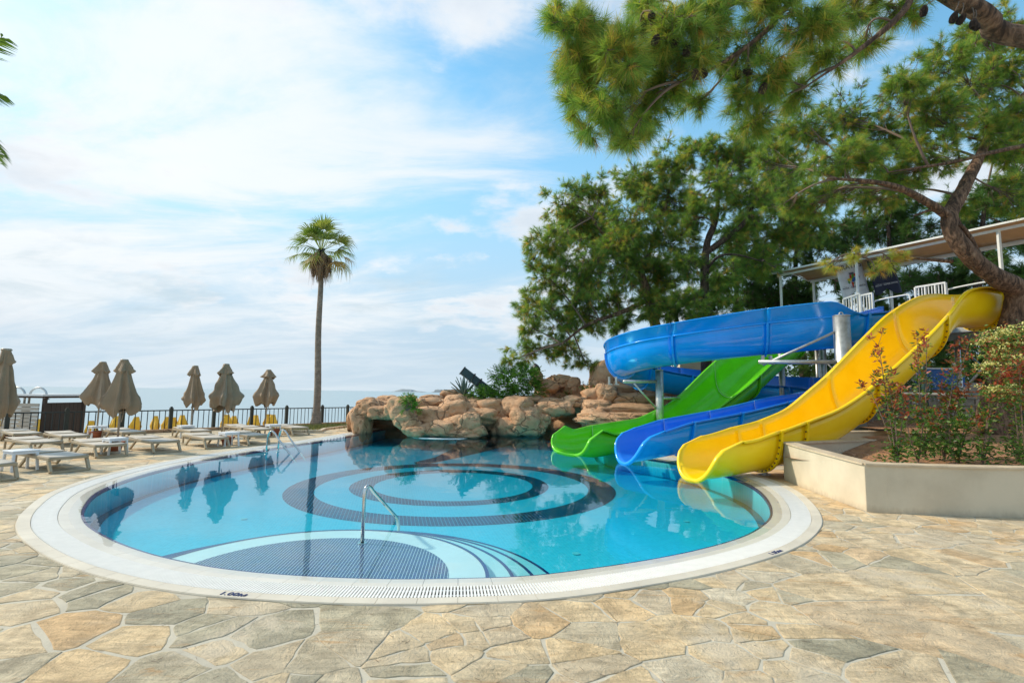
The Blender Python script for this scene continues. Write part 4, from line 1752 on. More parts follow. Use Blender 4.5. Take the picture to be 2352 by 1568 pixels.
def fan_palm():
    base = G(725, 977)
    top = AT(738, 578, base.y)
    r_ = empty('palm_tree', base, 0, 'tall slender fan palm with a skirt of dry leaves behind the loungers', 'palm tree')
    h = top.z
    dx = top.x - base.x
    mb = MB()
    pts, rad = [], []
    for i in range(46):
        u = i / 45
        z = h * u
        pts.append((dx * u ** 1.3 + 0.03 * math.sin(u * 9), 0, z))
        rr_ = 0.125 + 0.05 * (1 - u) + 0.13 * max(0, 1 - z / 0.8) ** 2 - .02 * u
        rad.append(rr_ * (1 + 0.025 * (i % 2)))
    mb.tube(pts, rad, 16)
    mb.build('trunk', M['palmtrunk'], r_, smooth=True)
    rr = random.Random(5)
    tp = Vector((dx, 0, h))
    green, dry = MB(), MB()
    for k in range(38):
        el = R([78, 62, 45, 28, 12, -4, -20, 52, 35, 5][k % 10] + rr.uniform(-8, 8))
        az = k * 2.399 + rr.uniform(-.2, .2)
        V, F, T = fan_leaf(rr, rr.uniform(.85, 1.15), rr.uniform(.78, 1.0), rr.uniform(0.25, 0.8) + (0.25 if el < 0 else 0), droop=rr.uniform(.6, 1.2))
        Mx = Matrix.Rotation(az, 3, 'Z') @ Matrix.Rotation(-el, 3, 'Y') @ Matrix.Rotation(rr.uniform(-.5, .5), 3, 'X')
        one = MB()
        Vw = [Mx @ Vector(v) for v in V]
        # gravity bends the blade
        Vw = [tp + Vector((v.x, v.y, v.z - 0.10 * (v.x ** 2 + v.y ** 2))) for v in Vw]
        one.v = [tuple(v) for v in Vw]
        one.f = F
        one.t = T
        one.build('frond', M['palm'], r_)
    for k in range(110):
        az = rr.uniform(0, 6.28)
        r0 = rr.uniform(.14, .50)
        z0 = rr.uniform(-0.5, 0.1)
        L = rr.uniform(.8, 1.35)
        for q in range(9):
            a2 = az + rr.uniform(-.28, .28)
            w = rr.uniform(.012, .03)
            rb = r0 + rr.uniform(-.05, .12)
            p0 = tp + Vector((math.cos(az) * .12, math.sin(az) * .12, z0))
            p1 = tp + Vector((math.cos(a2) * (r0 + .06), math.sin(a2) * (r0 + .06), z0 - .3 * L))
            p2 = tp + Vector((math.cos(a2) * rb, math.sin(a2) * rb, z0 - L * rr.uniform(.55, 1.15)))
            side = Vector((-math.sin(a2), math.cos(a2), 0)) * w
            dry.add([p0 - side * .3, p0 + side * .3, p1 + side, p1 - side, p2 + side * .2, p2 - side * .2], [(0, 1, 2, 3), (3, 2, 4, 5)], rr.random())
    dry.build('dry_leaf_skirt', M['straw'], r_)['kind'] = 'stuff'
    mb = MB()
    for k in range(40):
        a, z = rr.uniform(0, 6.28), rr.uniform(-.2, .15)
        mb.box(tp + Vector((math.cos(a) * .14, math.sin(a) * .14, z)), (.07, .07, .07), rr.random())
    mb.build('fruit_cluster', M['black'], r_)


fan_palm()


def feather_palm():
    KP = 3.3 / 6.0
    c = Vector((-8.0 * KP, 3.3, AT(0, 215, 3.3).z + .03))
    r_ = empty('palm_tree', (c.x, c.y, 0), 0, 'feather leaved palm whose frond tips reach in at the left photo edge', 'palm tree')
    mb = MB()
    mb.tube([(0, 0, 0), (0.02, 0, 2), (0, 0, c.z - .05)], [0.16, 0.11, 0.10], 14)
    mb.build('trunk', M['palmtrunk'], r_, smooth=True)
    rr = random.Random(3)
    tips = [AT(10, 88, 3.3), AT(8, 222, 3.35), AT(6, 362, 3.25), AT(-22, 310, 3.55)]
    for k in range(4 + 22):
        if k < 4:
            e = tips[k] - Vector((c.x, c.y, 0))
            lift = 0.19 + .14 * (k == 2)
        else:
            az = R(100 + (k - 4) * 170 / 21) + rr.uniform(-.1, .1)
            L = 1.1
            e = Vector((math.cos(az) * L, math.sin(az) * L, c.z + rr.uniform(-.5, .6)))
            lift = .28
        s = Vector((0, 0, c.z))
        mid = (s + e) / 2 + Vector((0, 0, lift))
        fr = MB()
        sp = arc_pts(s, mid, e, 16)
        fr.tube(sp, [0.011 * (1 - i / 17) + .002 for i in range(16)], 5, tint=.6)
        for i in range(2, 40):
            u = i / 40
            q = u * 15
            j = min(14, int(q))
            p = sp[j].lerp(sp[j + 1], q - j)
            d = (sp[j + 1] - sp[j]).normalized()
            side = d.cross(Vector((0, 0, 1))).normalized()
            ll = (0.50 * math.sin(math.pi * (0.15 + .80 * u)) + .05) * KP
            for sg in (-1, 1):
                dirn = (d * .75 + side * sg * .65 + Vector((0, 0, -.12 + rr.uniform(-.12, .05)))).normalized()
                tip = p + dirn * ll
                m_ = p + dirn * ll * .45 + Vector((0, 0, .015))
                wv = dirn.cross(Vector((0, 0, 1))).normalized() * .008 + Vector((0, 0, .004))
                fr.add([p, m_ + wv, tip, m_ - wv], [(0, 1, 2, 3)], rr.uniform(0, .45))
        fr.build('frond', M['palm'], r_)


feather_palm()

# palm bed: grass behind a small kerb
pb = G(728, 983)


def grass_patch(name, pts, n, h, mat, label, seed=1, spread=0.25):
    rr = random.Random(seed)
    mb = MB()
    for i in range(n):
        u = rr.random() * (len(pts) - 1)
        j = int(u)
        p = Vector(pts[j]).lerp(Vector(pts[j + 1]), u - j) + Vector((rr.gauss(0, spread), rr.gauss(0, spread), 0))
        a = rr.uniform(0, 6.28)
        hh = h * rr.uniform(.4, 1.3)
        d = Vector((math.cos(a), math.sin(a), 0))
        w = Vector((-d.y, d.x, 0)) * .008
        t = p + d * hh * rr.uniform(.1, .7) + Vector((0, 0, hh))
        mb.add([p - w, p + w, t], [(0, 1, 2)], rr.random())
    o = mb.build(name, mat)
    return tag(o, label, 'grass', kind='stuff')


bedp = [G(660, 985), G(700, 984), G(740, 982), G(790, 978)]
grass_patch('grass', bedp, 4500, 0.16, M['grass'], 'dry green grass round the foot of the tall palm', 2, 0.45)
mb = MB()
kb2 = empty('bed_edging', G(700, 990), 0, 'low pale stone edging of the grass bed round the palm', 'kerb')
ed = [G(652, 992), G(700, 993), G(735, 992), G(745, 987), G(795, 981), G(815, 980)]
for a, b in zip(ed[:-1], ed[1:]):
    n_ = max(1, int((b - a).length / .7))
    for q in range(n_):
        m2 = MB()
        p, q2 = a.lerp(b, q / n_), a.lerp(b, (q + .97) / n_)
        m2.bar(p + Vector((0, 0, .04)), q2 + Vector((0, 0, .04)), 0.14, 0.09)
        kid(m2.build('edging_stone', M['wallcap'], kb2, bevel=.01))

# ------------------------------------------------------------------ grotto of moulded rock
from mathutils import noise as mnoise
import bmesh


def ico(sub):
    bm = bmesh.new()
    bmesh.ops.create_icosphere(bm, subdivisions=sub, radius=1)
    V = [v.co.copy() for v in bm.verts]
    F = [tuple(v.index for v in f.verts) for f in bm.faces]
    bm.free()
    return V, F


ICO4 = ico(4)
ICO3 = ico(3)
grot = empty('rock_grotto', G(1000, 1000), 0, 'brown moulded artificial rock grotto with two cave openings at the far end of the pool', 'rock formation')


def z2(x, y):
    return 653.3 + x * .30864, 769.5 + y * .30864


def z3(x, y):
    return 1161.4 + .33953 * x, 653.3 + .33953 * y


def boulder(cx, cy, rx, ry, Y, conv=z2, depth=None, seed=None, lump=0.20, mat='rock', name='boulder', rot=0.0, p=2.5):
    k = .30864 if conv is z2 else .33953
    c = AT(*conv(cx, cy), Y)
    gs = 1.16 if name == 'boulder' else 1.0
    sx, sz = rx * gs * k * Y / 1176, ry * gs * k * Y / 1176
    sy = depth if depth else (sx + sz) / 2 * 1.25
    seed = seed if seed is not None else cx * 0.37 + cy * 0.11
    off = Vector((seed % 17, (seed * 1.7) % 13, (seed * .3) % 11))
    V = []
    cr, sr = math.cos(rot), math.sin(rot)
    m = (sx + sy + sz) / 3
    for v in ICO4[0]:
        # blocky superellipsoid
        q = (abs(v.x) ** p + abs(v.y) ** p + abs(v.z) ** p) ** (-1 / p)
        w = v * q
        n1 = mnoise.noise(v * 1.1 + off)
        n2 = mnoise.noise(v * 2.6 + off * 2)
        n3 = mnoise.noise(v * 6 + off * 3)
        ridge = 1 - abs(mnoise.noise(v * 1.7 + off * 1.3)) * 2
        g = -0.15 * max(0, ridge - 0.84) / .16
        s_ = 1 + lump * n1 * 1.5 + lump * .55 * n2 + lump * .16 * n3 + g
        x, y, z = w.x * sx * s_, w.y * sy * s_, w.z * sz * s_
        x, z = x * cr - z * sr, x * sr + z * cr
        V.append((c.x + x, c.y + y, c.z + z))
    mb = MB()
    mb.add(V, ICO4[1])
    return kid(mb.build(name, M[mat], grot, smooth=True))


# left cave arch
BL = [(575, 655, 62, 110, 21.2), (640, 545, 85, 70, 21.2), (632, 505, 50, 38, 21.6), (770, 487, 62, 34, 22.6), (735, 580, 90, 48, 20.8), (835, 560, 85, 52, 20.3), (880, 545, 90, 85, 20.2),
      (905, 625, 72, 62, 19.9), (945, 685, 60, 58, 19.7), (985, 715, 62, 38, 19.5), (1010, 520, 60, 48, 21.3), (940, 480, 40, 30, 21.6),
      # middle mass
      (1110, 610, 150, 72, 21.0), (1100, 478, 78, 30, 22.6), (1130, 520, 100, 44, 21.6), (1080, 705, 105, 40, 19.9), (1190, 690, 90, 52, 19.8), (1285, 665, 85, 62, 20.0),
      (1265, 560, 95, 66, 20.9), (1280, 505, 85, 50, 21.6), (1385, 655, 72, 72, 19.9), (1362, 605, 32, 18, 19.7), (1440, 715, 52, 36, 19.7), (1380, 625, 40, 22, 19.6),
      (1330, 730, 120, 28, 19.8), (1245, 445, 68, 40, 23.0), (1330, 470, 70, 30, 22.4), (1420, 505, 90, 34, 21.9), (1480, 600, 125, 52, 21.0), (1380, 560, 70, 60, 21.5), (1545, 525, 100, 48, 21.6),
      (1500, 690, 70, 58, 21.8), (1600, 690, 75, 62, 21.4), (1640, 610, 60, 70, 21.6), (1735, 545, 105, 75, 21.4), (1790, 640, 105, 92, 20.8), (1850, 600, 62, 55, 20.9), (1870, 700, 60, 48, 20.8),
      (1925, 635, 42, 48, 20.9), (1700, 690, 110, 60, 20.9), (1830, 480, 80, 30, 22.4),
      # bridge over the right cave
      (1985, 555, 98, 50, 21.3), (2075, 540, 75, 44, 21.6), (1985, 495, 85, 24, 22.0), (2150, 500, 90, 42, 22.0), (2230, 530, 60, 60, 22.6), (2300, 560, 95, 70, 22.8),
      # upper arch behind
      (1950, 385, 85, 48, 24.2), (2040, 345, 75, 44, 24.4), (2120, 370, 62, 52, 24.4), (2165, 420, 55, 55, 24.4), (2040, 450, 75, 45, 24.8), (1930, 440, 60, 35, 24.2),
      (1885, 335, 34, 62, 24.0), (1880, 300, 24, 30, 24.0), (2240, 430, 70, 50, 25.2), (2320, 375, 36, 30, 26.0), (1890, 360, 55, 24, 24.2)]
for i, t in enumerate(BL):
    boulder(*t, seed=i * 3.77)
# right group: tall rock and stepped ledges beside the green slide
BR = [(770, 655, 120, 80, 24.3), (880, 700, 110, 55, 24.0), (640, 690, 60, 60, 23.6), (700, 625, 105, 95, 24.0), (700, 590, 40, 40, 24.2), (640, 640, 45, 50, 24.6), (760, 660, 70, 70, 24.5), (610, 760, 80, 55, 22.6), (680, 745, 62, 60, 22.0), (800, 720, 110, 42, 23.2), (850, 790, 160, 48, 22.4),
      (930, 720, 90, 40, 23.8), (830, 850, 175, 40, 21.6), (620, 840, 85, 55, 21.4), (700, 860, 90, 40, 21.2), (760, 905, 230, 36, 20.6), (590, 905, 70, 58, 20.9), (640, 950, 90, 40, 20.7), (1000, 850, 120, 80, 22.6),
      (1060, 740, 90, 50, 24.0)]
for i, t in enumerate(BR):
    boulder(*t, conv=z3, seed=300 + i * 2.9, lump=0.15, p=3.2)
# cave backs, with roof and side rocks added to shut out sun and sky
for (cx, cy, rx, ry, Y) in ((760, 560, 170, 50, 22.3), (590, 640, 70, 110, 23.6), (560, 640, 60, 110, 22.4), (770, 520, 150, 40, 22.9), (770, 530, 150, 50, 23.8), (800, 600, 220, 105, 25.0), (800, 720, 220, 110, 24.8), (2080, 520, 170, 40, 23.4), (2080, 520, 170, 50, 24.6), (2080, 590, 190, 105, 25.4), (2080, 720, 190, 110, 25.0), (1500, 640, 500, 120, 24.8), (2000, 480, 200, 40, 25.8), (2200, 640, 180, 100, 26.4)):
    boulder(cx, cy, rx, ry, Y, depth=1.2, lump=.1, name='cave_back_blocker')
# small tiled ledge at the waterline
lw = [G(*z2(x, y)) for x, y in ((930, 742), (960, 757), (1020, 765), (1100, 768), (1200, 770), (1300, 770), (1360, 765))]
mb = MB()
mb.tube([p + Vector((0, .06, -.02)) for p in lw], 0.03, 8)
kid(mb.build('ledge', M['step'], grot, smooth=True))

# ------------------------------------------------------------------ black tilted beam, agave, shrubs on the rocks


def beam():
    a, b = AT(1061, 850, 23.2), AT(1122, 897, 23.4)
    r_ = empty('tilted_beam', b, 0, 'black square beam tilted up above the rocks beside the agave', 'beam')
    mb = MB()
    mb.bar(a, b + (b - a) * .25, 0.40, 0.36)
    kid(mb.build('shaft', M['teal_steel'], r_, bevel=.02))
    for u in (.38, .62):
        p = a.lerp(b, u)
        d = (b - a).normalized()
        mb = MB()
        mb.bar(p - d * .03, p + d * .03, 0.50, 0.46)
        kid(mb.build('band', M['black'], r_))
    mb = MB()
    mb.bar(a - (b - a) * .001, a + (b - a) * .03, 0.44, 0.40)
    kid(mb.build('end_collar', M['black'], r_))
    mb = MB()
    m_ = a.lerp(b, .8)
    mb.bar(m_, m_ + Vector((0, 0, -1.1)), 0.3, 0.3)
    kid(mb.build('support', M['black'], r_))


beam()


def leafmesh(name, pts_dirs, mat, parent, L, w, rr, bend=.3, tints=(0, 1)):
    """diamond leaves: list of (pos, dir, tint)"""
    n = len(pts_dirs)
    P = np.array([tuple(p) for p, d, t in pts_dirs])
    D = np.array([tuple(d) for p, d, t in pts_dirs])
    T = np.array([t for p, d, t in pts_dirs])
    D /= np.linalg.norm(D, axis=1)[:, None]
    U = rng.normal(size=(n, 3))
    Sd = np.cross(D, U)
    Sd /= np.linalg.norm(Sd, axis=1)[:, None]
    ll = L * rng.uniform(.6, 1.25, (n, 1))
    ww = w * rng.uniform(.7, 1.2, (n, 1))
    nrm = np.cross(Sd, D)
    V = np.stack([P, P + D * ll * .5 + Sd * ww / 2 + nrm * ll * .06, P + D * ll - nrm * ll * bend * .3, P + D * ll * .5 - Sd * ww / 2 + nrm * ll * .06], 1).reshape(-1, 3)
    F = np.arange(4 * n).reshape(-1, 4)
    return np_mesh(name, V, F, mat, parent, np.repeat(T, 4))


def agave(px, py, Y, n=22, L=0.75, label=''):
    b = AT(px, py, Y)
    r_ = empty('agave', b, 0, label, 'agave plant')
    rr = random.Random(px)
    for i in range(n):
        az = i * 2.399
        el = R(88 - 62 * (i / n) + rr.uniform(-6, 6))
        l_ = L * rr.uniform(.8, 1.1)
        d = Vector((math.cos(az) * math.cos(el), math.sin(az) * math.cos(el), math.sin(el)))
        side = d.cross(Vector((0, 0, 1))).normalized() if el < R(85) else Vector((1, 0, 0))
        up = side.cross(d)
        mb = MB()
        V = []
        for u, w in ((0, .045), (.35, .062), (.7, .04), (1.0, .003)):
            c = d * l_ * u + Vector((0, 0, -.16 * u * u * l_ * math.cos(el)))
            V += [c - side * w + up * .02, c - up * .012, c + side * w + up * .02]
        F = []
        for q in range(3):
            F += [(3 * q, 3 * q + 1, 3 * q + 4, 3 * q + 3), (3 * q + 1, 3 * q + 2, 3 * q + 5, 3 * q + 4), (3 * q, 3 * q + 3, 3 * q + 5, 3 * q + 2)]
        mb.add(V, F, rr.random())
        mb.build('agave_leaf', M['agave'], r_, smooth=True)


agave(1066, 912, 22.3, 26, 0.95, 'grey green agave on the rocks left of the bright shrub')


def blob_shrub(name, clusters, Y, mat, label, L=.09, w=.035, dens=420, seed=1, cat='shrub', frond=True):
    rr = random.Random(seed)
    c0 = AT(clusters[0][0], clusters[0][1], Y)
    r_ = empty(name, (c0.x, c0.y, c0.z - .4), 0, label, cat)
    items = []
    tw = MB()
    root = Vector((c0.x, c0.y, c0.z - .45))
    for cx, cy, rx, ry in clusters:
        c = AT(cx, cy, Y)
        sx, sz = rx * Y / 1176, ry * Y / 1176
        sy = (sx + sz) / 2
        nfr = int(dens * (rx * ry) / 900)
        for k in range(nfr):
            d = Vector((rr.gauss(0, 1), rr.gauss(0, 1), rr.gauss(0.15, 1))).normalized()
            q = rr.uniform(.45, 1.05)
            p = c + Vector((d.x * sx * q, d.y * sy * q, d.z * sz * q))
            # a frond: midrib with leaflets either side
            fd = (d * .9 + Vector((rr.gauss(0, .4), rr.gauss(0, .4), rr.gauss(.1, .3)))).normalized()
            sd_ = fd.cross(Vector((0, 0, 1))).normalized()
            t = rr.uniform(0, 1)
            fl = L * 3.2
            for i in range(7):
                u = i / 6
                pos = p + fd * fl * u + Vector((0, 0, -.1 * u * u * fl))
                for s_ in (-1, 1):
                    items.append((pos, fd * .5 + sd_ * s_ * .8 + Vector((0, 0, rr.uniform(-.3, .1))), min(1, max(0, t + rr.uniform(-.15, .15)))))
        tw.tube([root, (root + c) / 2 + Vector((0, 0, .1)), c], [.035, .02, .01], 5)
    kid(leafmesh('foliage', items, mat, r_, L, w, rr))
    kid(tw.build('stem', M['twig'], r_))
    return r_


blob_shrub('shrub', [(1180, 880, 48, 30), (1150, 862, 28, 16), (1210, 862, 30, 20), (1225, 895, 25, 20), (1160, 900, 30, 20)], 22.4, M['fern'],
           'bright green feathery shrub on top of the rock grotto', L=.085, w=.032, dens=260, seed=4)
blob_shrub('shrub', [(1112, 903, 30, 12), (1090, 908, 18, 8), (1135, 912, 20, 9)], 21.9, M['fern'], 'low bright green plant between agave and feathery shrub', L=.08, w=.035, dens=300, seed=6)
blob_shrub('hanging_plant', [(935, 915, 14, 8), (945, 925, 10, 12), (955, 936, 7, 9), (925, 940, 4, 3)], 19.2, M['fern'], 'small fern hanging over the left cave arch', L=.06, w=.028, dens=420, seed=8, cat='plant')
blob_shrub('shrub', [(1303, 908, 14, 8), (1290, 915, 10, 6)], 23.6, M['leaf'], 'small dark green plant inside the upper rock arch', L=.05, w=.025, dens=240, seed=9)
blob_shrub('shrub', [(1357, 900, 18, 12), (1345, 890, 10, 8), (1375, 905, 10, 8)], 23.0, M['leaf'], 'dark green plant beside the tall rock left of the blue tube', L=.06, w=.03, dens=240, seed=10)
# spotlight on the rock
sp = AT(1226, 849, 23.6)
r_ = empty('spotlight', sp, R(20), 'black spotlight standing on the rock above the feathery shrub', 'spotlight')
mb = MB()
Mx = Matrix.Rotation(R(50), 3, 'Y')
prof = [(0.0, -.28), (.12, -.26), (.15, .1), (.21, .22), (.19, .24), (0, .2)]
mm = MB()
mm.lathe(prof, n=20)
mm.v = [tuple(Mx @ Vector(v)) for v in mm.v]
mm.build('lamp_housing', M['black'], r_, smooth=True)
mb.bar((0, 0, -.1), (0, 0, -.5), .06)
mb.build('stand', M['black'], r_)

# ------------------------------------------------------------------ water slides


def profile(nseg, p=2.4):
    out = []
    for i in range(nseg + 1):
        a = math.pi * i / nseg
        x = -math.copysign(abs(math.cos(a)) ** (2 / p), math.cos(a))
        y = 1 - math.sin(a) ** (2 / p)
        out.append((x, y))
    return out


def slide(name, label, path, zb, zl, zr, w, mat, mat_in, joints, cat='water slide', tmouth=.8, p=2.4, bolts=False, flat=False, nseg=20, step=0.14, exl=None, exr=None, lipmat=None):
    """path: plan curve from the mouth upwards; zb/zl/zr: (s,z) tables for bottom, left rim, right rim (left = +normal side).
    exl/exr: (s, extra height) of a raised outer wall"""
    P = smooth_curve([(a, b) for a, b in path], 400)
    L = np.concatenate([[0], np.cumsum(np.linalg.norm(np.diff(P, axis=0), axis=1))])
    tot = L[-1]

    def tab(T, s):
        if T is None:
            return 0.0
        T = np.array(T)
        # smooth interpolation by averaging
        return float(np.mean(np.interp(np.clip(s + np.linspace(-.25, .25, 9), 0, tot), T[:, 0], T[:, 1])))

    def frame(s):
        s = min(max(s, 0), tot)
        q = np.array([np.interp(s, L, P[:, k]) for k in (0, 1)])
        e = 0.12
        a = np.array([np.interp(max(s - e, 0), L, P[:, k]) for k in (0, 1)])
        b = np.array([np.interp(min(s + e, tot), L, P[:, k]) for k in (0, 1)])
        t = (b - a) / np.linalg.norm(b - a)
        return q, t, np.array([-t[1], t[0]])
    pr = profile(nseg, p)
    root = empty(name, (P[0][0], P[0][1], 0), 0, label, cat)

    def point(s, x, y, off=0.0, mouth=True):
        """x in -1..1 (left=-1), y 0 bottom..1 rim ; y>1 above the rim"""
        hl, hr = tab(zl, s), tab(zr, s)
        side = (1 - x) / 2      # 1 on the left
        zr_ = hl * side + hr * (1 - side)
        ss = s
        if mouth and s < 1.6:
            k = (1 - s / 1.6)
            ss = s + tmouth * (0.30 * y + 0.70 * y ** 6) * k
        q, t, nn = frame(ss)
        b = tab(zb, ss)
        zz = b + (zr_ - b) * y
        c = q - nn * (w / 2) * x
        return Vector((c[0], c[1], zz)), nn, t
    secs = []
    js = [0.0] + list(joints) + [tot]
    for a, b in zip(js[:-1], js[1:]):
        n = max(2, int((b - a) / step))
        V, F = [], []
        ks = len(pr)
        rows = []
        hasl = exl is not None
        hasr = exr is not None
        for i in range(n + 1):
            s = a + (b - a) * i / n
            row = []
            el, er = tab(exl, s), tab(exr, s)
            # left: raised wall top, flange; then bowl; right flange, raised wall
            pl, nl, _ = point(s, -1, 1)
            prr, nr, _ = point(s, 1, 1)
            nl3, nr3 = Vector((nl[0], nl[1], 0)), Vector((nr[0], nr[1], 0))
            seq = []
            fl = 0.085
            if hasl and el > 0.02:
                seq += [pl + Vector((0, 0, el)) + nl3 * (fl + .02), pl + Vector((0, 0, el - .03)) + nl3 * .04, pl + Vector((0, 0, .01)) + nl3 * .012]
            else:
                seq += [pl + nl3 * fl + Vector((0, 0, -.05)), pl + nl3 * fl, pl + nl3 * .004]
            for x, y in pr:
                seq.append(point(s, x, y)[0])
            if hasr and er > 0.02:
                seq += [prr + Vector((0, 0, .01)) - nr3 * .012, prr + Vector((0, 0, er - .03)) - nr3 * .04, prr + Vector((0, 0, er)) - nr3 * (fl + .02)]
            else:
                seq += [prr - nr3 * .004, prr - nr3 * fl, prr - nr3 * fl + Vector((0, 0, -.05))]
            rows.append(seq)
        kk = len(rows[0])
        for seq in rows:
            V += seq
        for i in range(n):
            for j in range(kk - 1):
                F.append((i * kk + j, i * kk + j + 1, (i + 1) * kk + j + 1, (i + 1) * kk + j))
        me = MB()
        me.add(V, F)
        o = me.build('flume_section', mat_in, root, smooth=True)
        secs.append(o)
        o.data.materials.append(mat)
        sm = o.modifiers.new('shell', 'SOLIDIFY')
        sm.thickness = 0.03
        sm.offset = 1.0 if False else -1.0
        sm.material_offset = 1
        sm.material_offset_rim = 1
        kid(o)
        # outer flange line along the bowl shoulder of raised walls
        for ex, sgn, col in ((exl, -1, 0), (exr, 1, 1)):
            if ex is None:
                continue
            m2 = MB()
            run = []
            for i in range(n + 1):
                s = a + (b - a) * i / n
                if tab(ex, s) > .05:
                    pt, nn, _ = point(s, sgn, 1)
                    run.append(pt + Vector((nn[0], nn[1], 0)) * (-sgn) * .035)
            if len(run) > 2:
                m2.tube(run, .032, 6)
                kid(m2.build('shoulder_flange', mat, root, smooth=True))
    # flanges at joints
    for jn, s in enumerate(joints):
        if s < .2:
            continue
        m2 = MB()
        V, F = [], []
        for ds in (-.03, .03):
            for oo in (0.025, 0.10):
                q, t, nn = frame(s + ds)
                for x, y in pr:
                    pt, n_, _ = point(s + ds, x, y, mouth=False)
                    # outward in the section plane
                    ox = x
                    oz = -(1 - y)
                    ln = math.hypot(ox, oz) + 1e-6
                    V.append(pt + Vector((-nn[0] * ox / ln * oo, -nn[1] * ox / ln * oo, oz / ln * oo)))
        ks = len(pr)
        for j in range(ks - 1):
            A, B, C_, D_ = j, ks + j, 2 * ks + j, 3 * ks + j
            F += [(A, A + 1, B + 1, B), (C_, D_, D_ + 1, C_ + 1), (B, B + 1, D_ + 1, D_)]
        m2.add(V, F)
        sub(kid(m2.build('joint_flange', mat, root)), secs[jn])
        # sealant line inside
        m3 = MB()
        run = [point(s, x, y, mouth=False)[0] + Vector((0, 0, .006)) for x, y in pr]
        run = [r_ + (Vector((P[0][0], P[0][1], 0)) * 0) for r_ in run]
        cx_ = frame(s)[0]
        run = [r_.lerp(Vector((cx_[0], cx_[1], r_.z + .2)), .008) for r_ in run]
        m3.tube(run, .0035, 4)
        if not bolts:
            sub(kid(m3.build('joint_seam', M['seam'], root)), secs[jn])
        if bolts:
            m4 = MB()
            for k in range(1, len(pr) - 1):
                x, y = pr[k]
                for ds in (-.034,):
                    pt, n_, _ = point(s + ds, x, y, mouth=False)
                    q, t, nn = frame(s)
                    ox, oz = x, -(1 - y)
                    ln = math.hypot(ox, oz) + 1e-6
                    c = pt + Vector((-nn[0] * ox / ln * .062, -nn[1] * ox / ln * .062, oz / ln * .062))
                    T3 = Vector((t[0], t[1], 0))
                    m4.tube([c - T3 * .012, c + T3 * .012], .018, 6)
            sub(kid(m4.build('bolts', M['bolt'], root)), secs[jn])['kind'] = 'stuff'
    # rolled lip round the mouth
    q, t, nn = frame(0.3)
    m5 = MB()
    V = []
    for ds, oo in ((0.03, -.004), (-.012, -.004), (-.02, .045), (-.004, .085), (.03, .085)):
        for x, y in pr:
            pt = point(0, x, y)[0]
            ox, oz = x, -(1 - y)
            ln = math.hypot(ox, oz) + 1e-6
            V.append(pt + Vector((-nn[0] * ox / ln * oo, -nn[1] * ox / ln * oo, oz / ln * oo)) + Vector((t[0], t[1], 0)) * ds)
    ks = len(pr)
    m5.add(V, [(r_ * ks + j, r_ * ks + j + 1, (r_ + 1) * ks + j + 1, (r_ + 1) * ks + j) for r_ in range(4) for j in range(ks - 1)])
    kid(m5.build('mouth_lip', mat, root, smooth=True))
    return root, frame, point


def rim_table(pts, base, d, off):
    """photo points of a rim -> (s, z) along the line base + d*s shifted sideways by off"""
    nx, ny = -d[1], d[0]
    bx, by = base[0] + nx * off, base[1] + ny * off
    out = []
    for p in pts:
        r_ = ray(*p)
        # bx + d.x s = r.x k ; by + d.y s = r.y k
        det = d[0] * (-r_.y) - (-r_.x) * d[1]
        s = ((-bx) * (-r_.y) - (-r_.x) * (-by)) / det
        k = (d[0] * (-by) - d[1] * (-bx)) / det
        out.append((s, CAMZ + k * r_.z))
    return sorted(out)


def z4(x, y):
    return 1669.6 + x * .30086, 471.8 + y * .30086


def line_path(base, ang, L):
    d = (math.cos(R(ang)), math.sin(R(ang)))
    return [(base[0] + d[0] * s, base[1] + d[1] * s) for s in np.linspace(0, L, 6)], d


# yellow
yb = (3.68, 10.69)
path, d = line_path(yb, 18, 12.2)
yn = rim_table([z4(*p) for p in [(2080, 640), (2000, 620), (1900, 622), (1790, 660), (1740, 760), (1560, 960), (1300, 1200), (1020, 1440), (830, 1560)]] + [z3(*p) for p in [(1850, 990), (1750, 1010), (1540, 1050)]], yb, d, -.58)
yf = rim_table([z4(*p) for p in [(1740, 685), (1600, 670), (1500, 680), (1370, 740), (1220, 840), (1000, 1060), (780, 1290), (460, 1560)]] + [z3(*p) for p in [(1700, 930), (1500, 975), (1250, 1015)]], yb, d, .58)
print('yellow near', [(round(a, 2), round(b, 2)) for a, b in yn])
print('yellow far', [(round(a, 2), round(b, 2)) for a, b in yf])
yn = [(0, .80)] + [t for t in yn if t[0] > .3]
yf = [(0, .80)] + [t for t in yf if t[0] > .3]
yf = [t for t in yf if t[0] < 10.9] + [(11.5, 4.95), (12.3, 5.0)]


def zbot(zn, zf, tot, depth=.86, at0=.0):
    s = np.linspace(0, tot, 30)
    a = np.interp(s, *zip(*zn))
    b = np.interp(s, *zip(*zf))
    m = np.minimum(a, b)
    out = []
    for i, q in enumerate(s):
        dz = depth + .12 * np.clip((q - 1) / 4, 0, 1)
        out.append((q, float(m[i] - dz if q > .1 else at0)))
    out[0] = (0, at0)
    return out


ybt = zbot(yn, yf, 12.2, .80)
slide('yellow_slide', 'bright yellow open water slide with a hump, nearest the planter', path, ybt, yf, yn, 1.16, M['yellow'], M['yellow'], [1.75, 2.45, 4.6, 7.0, 9.3, 11.3], bolts=True)

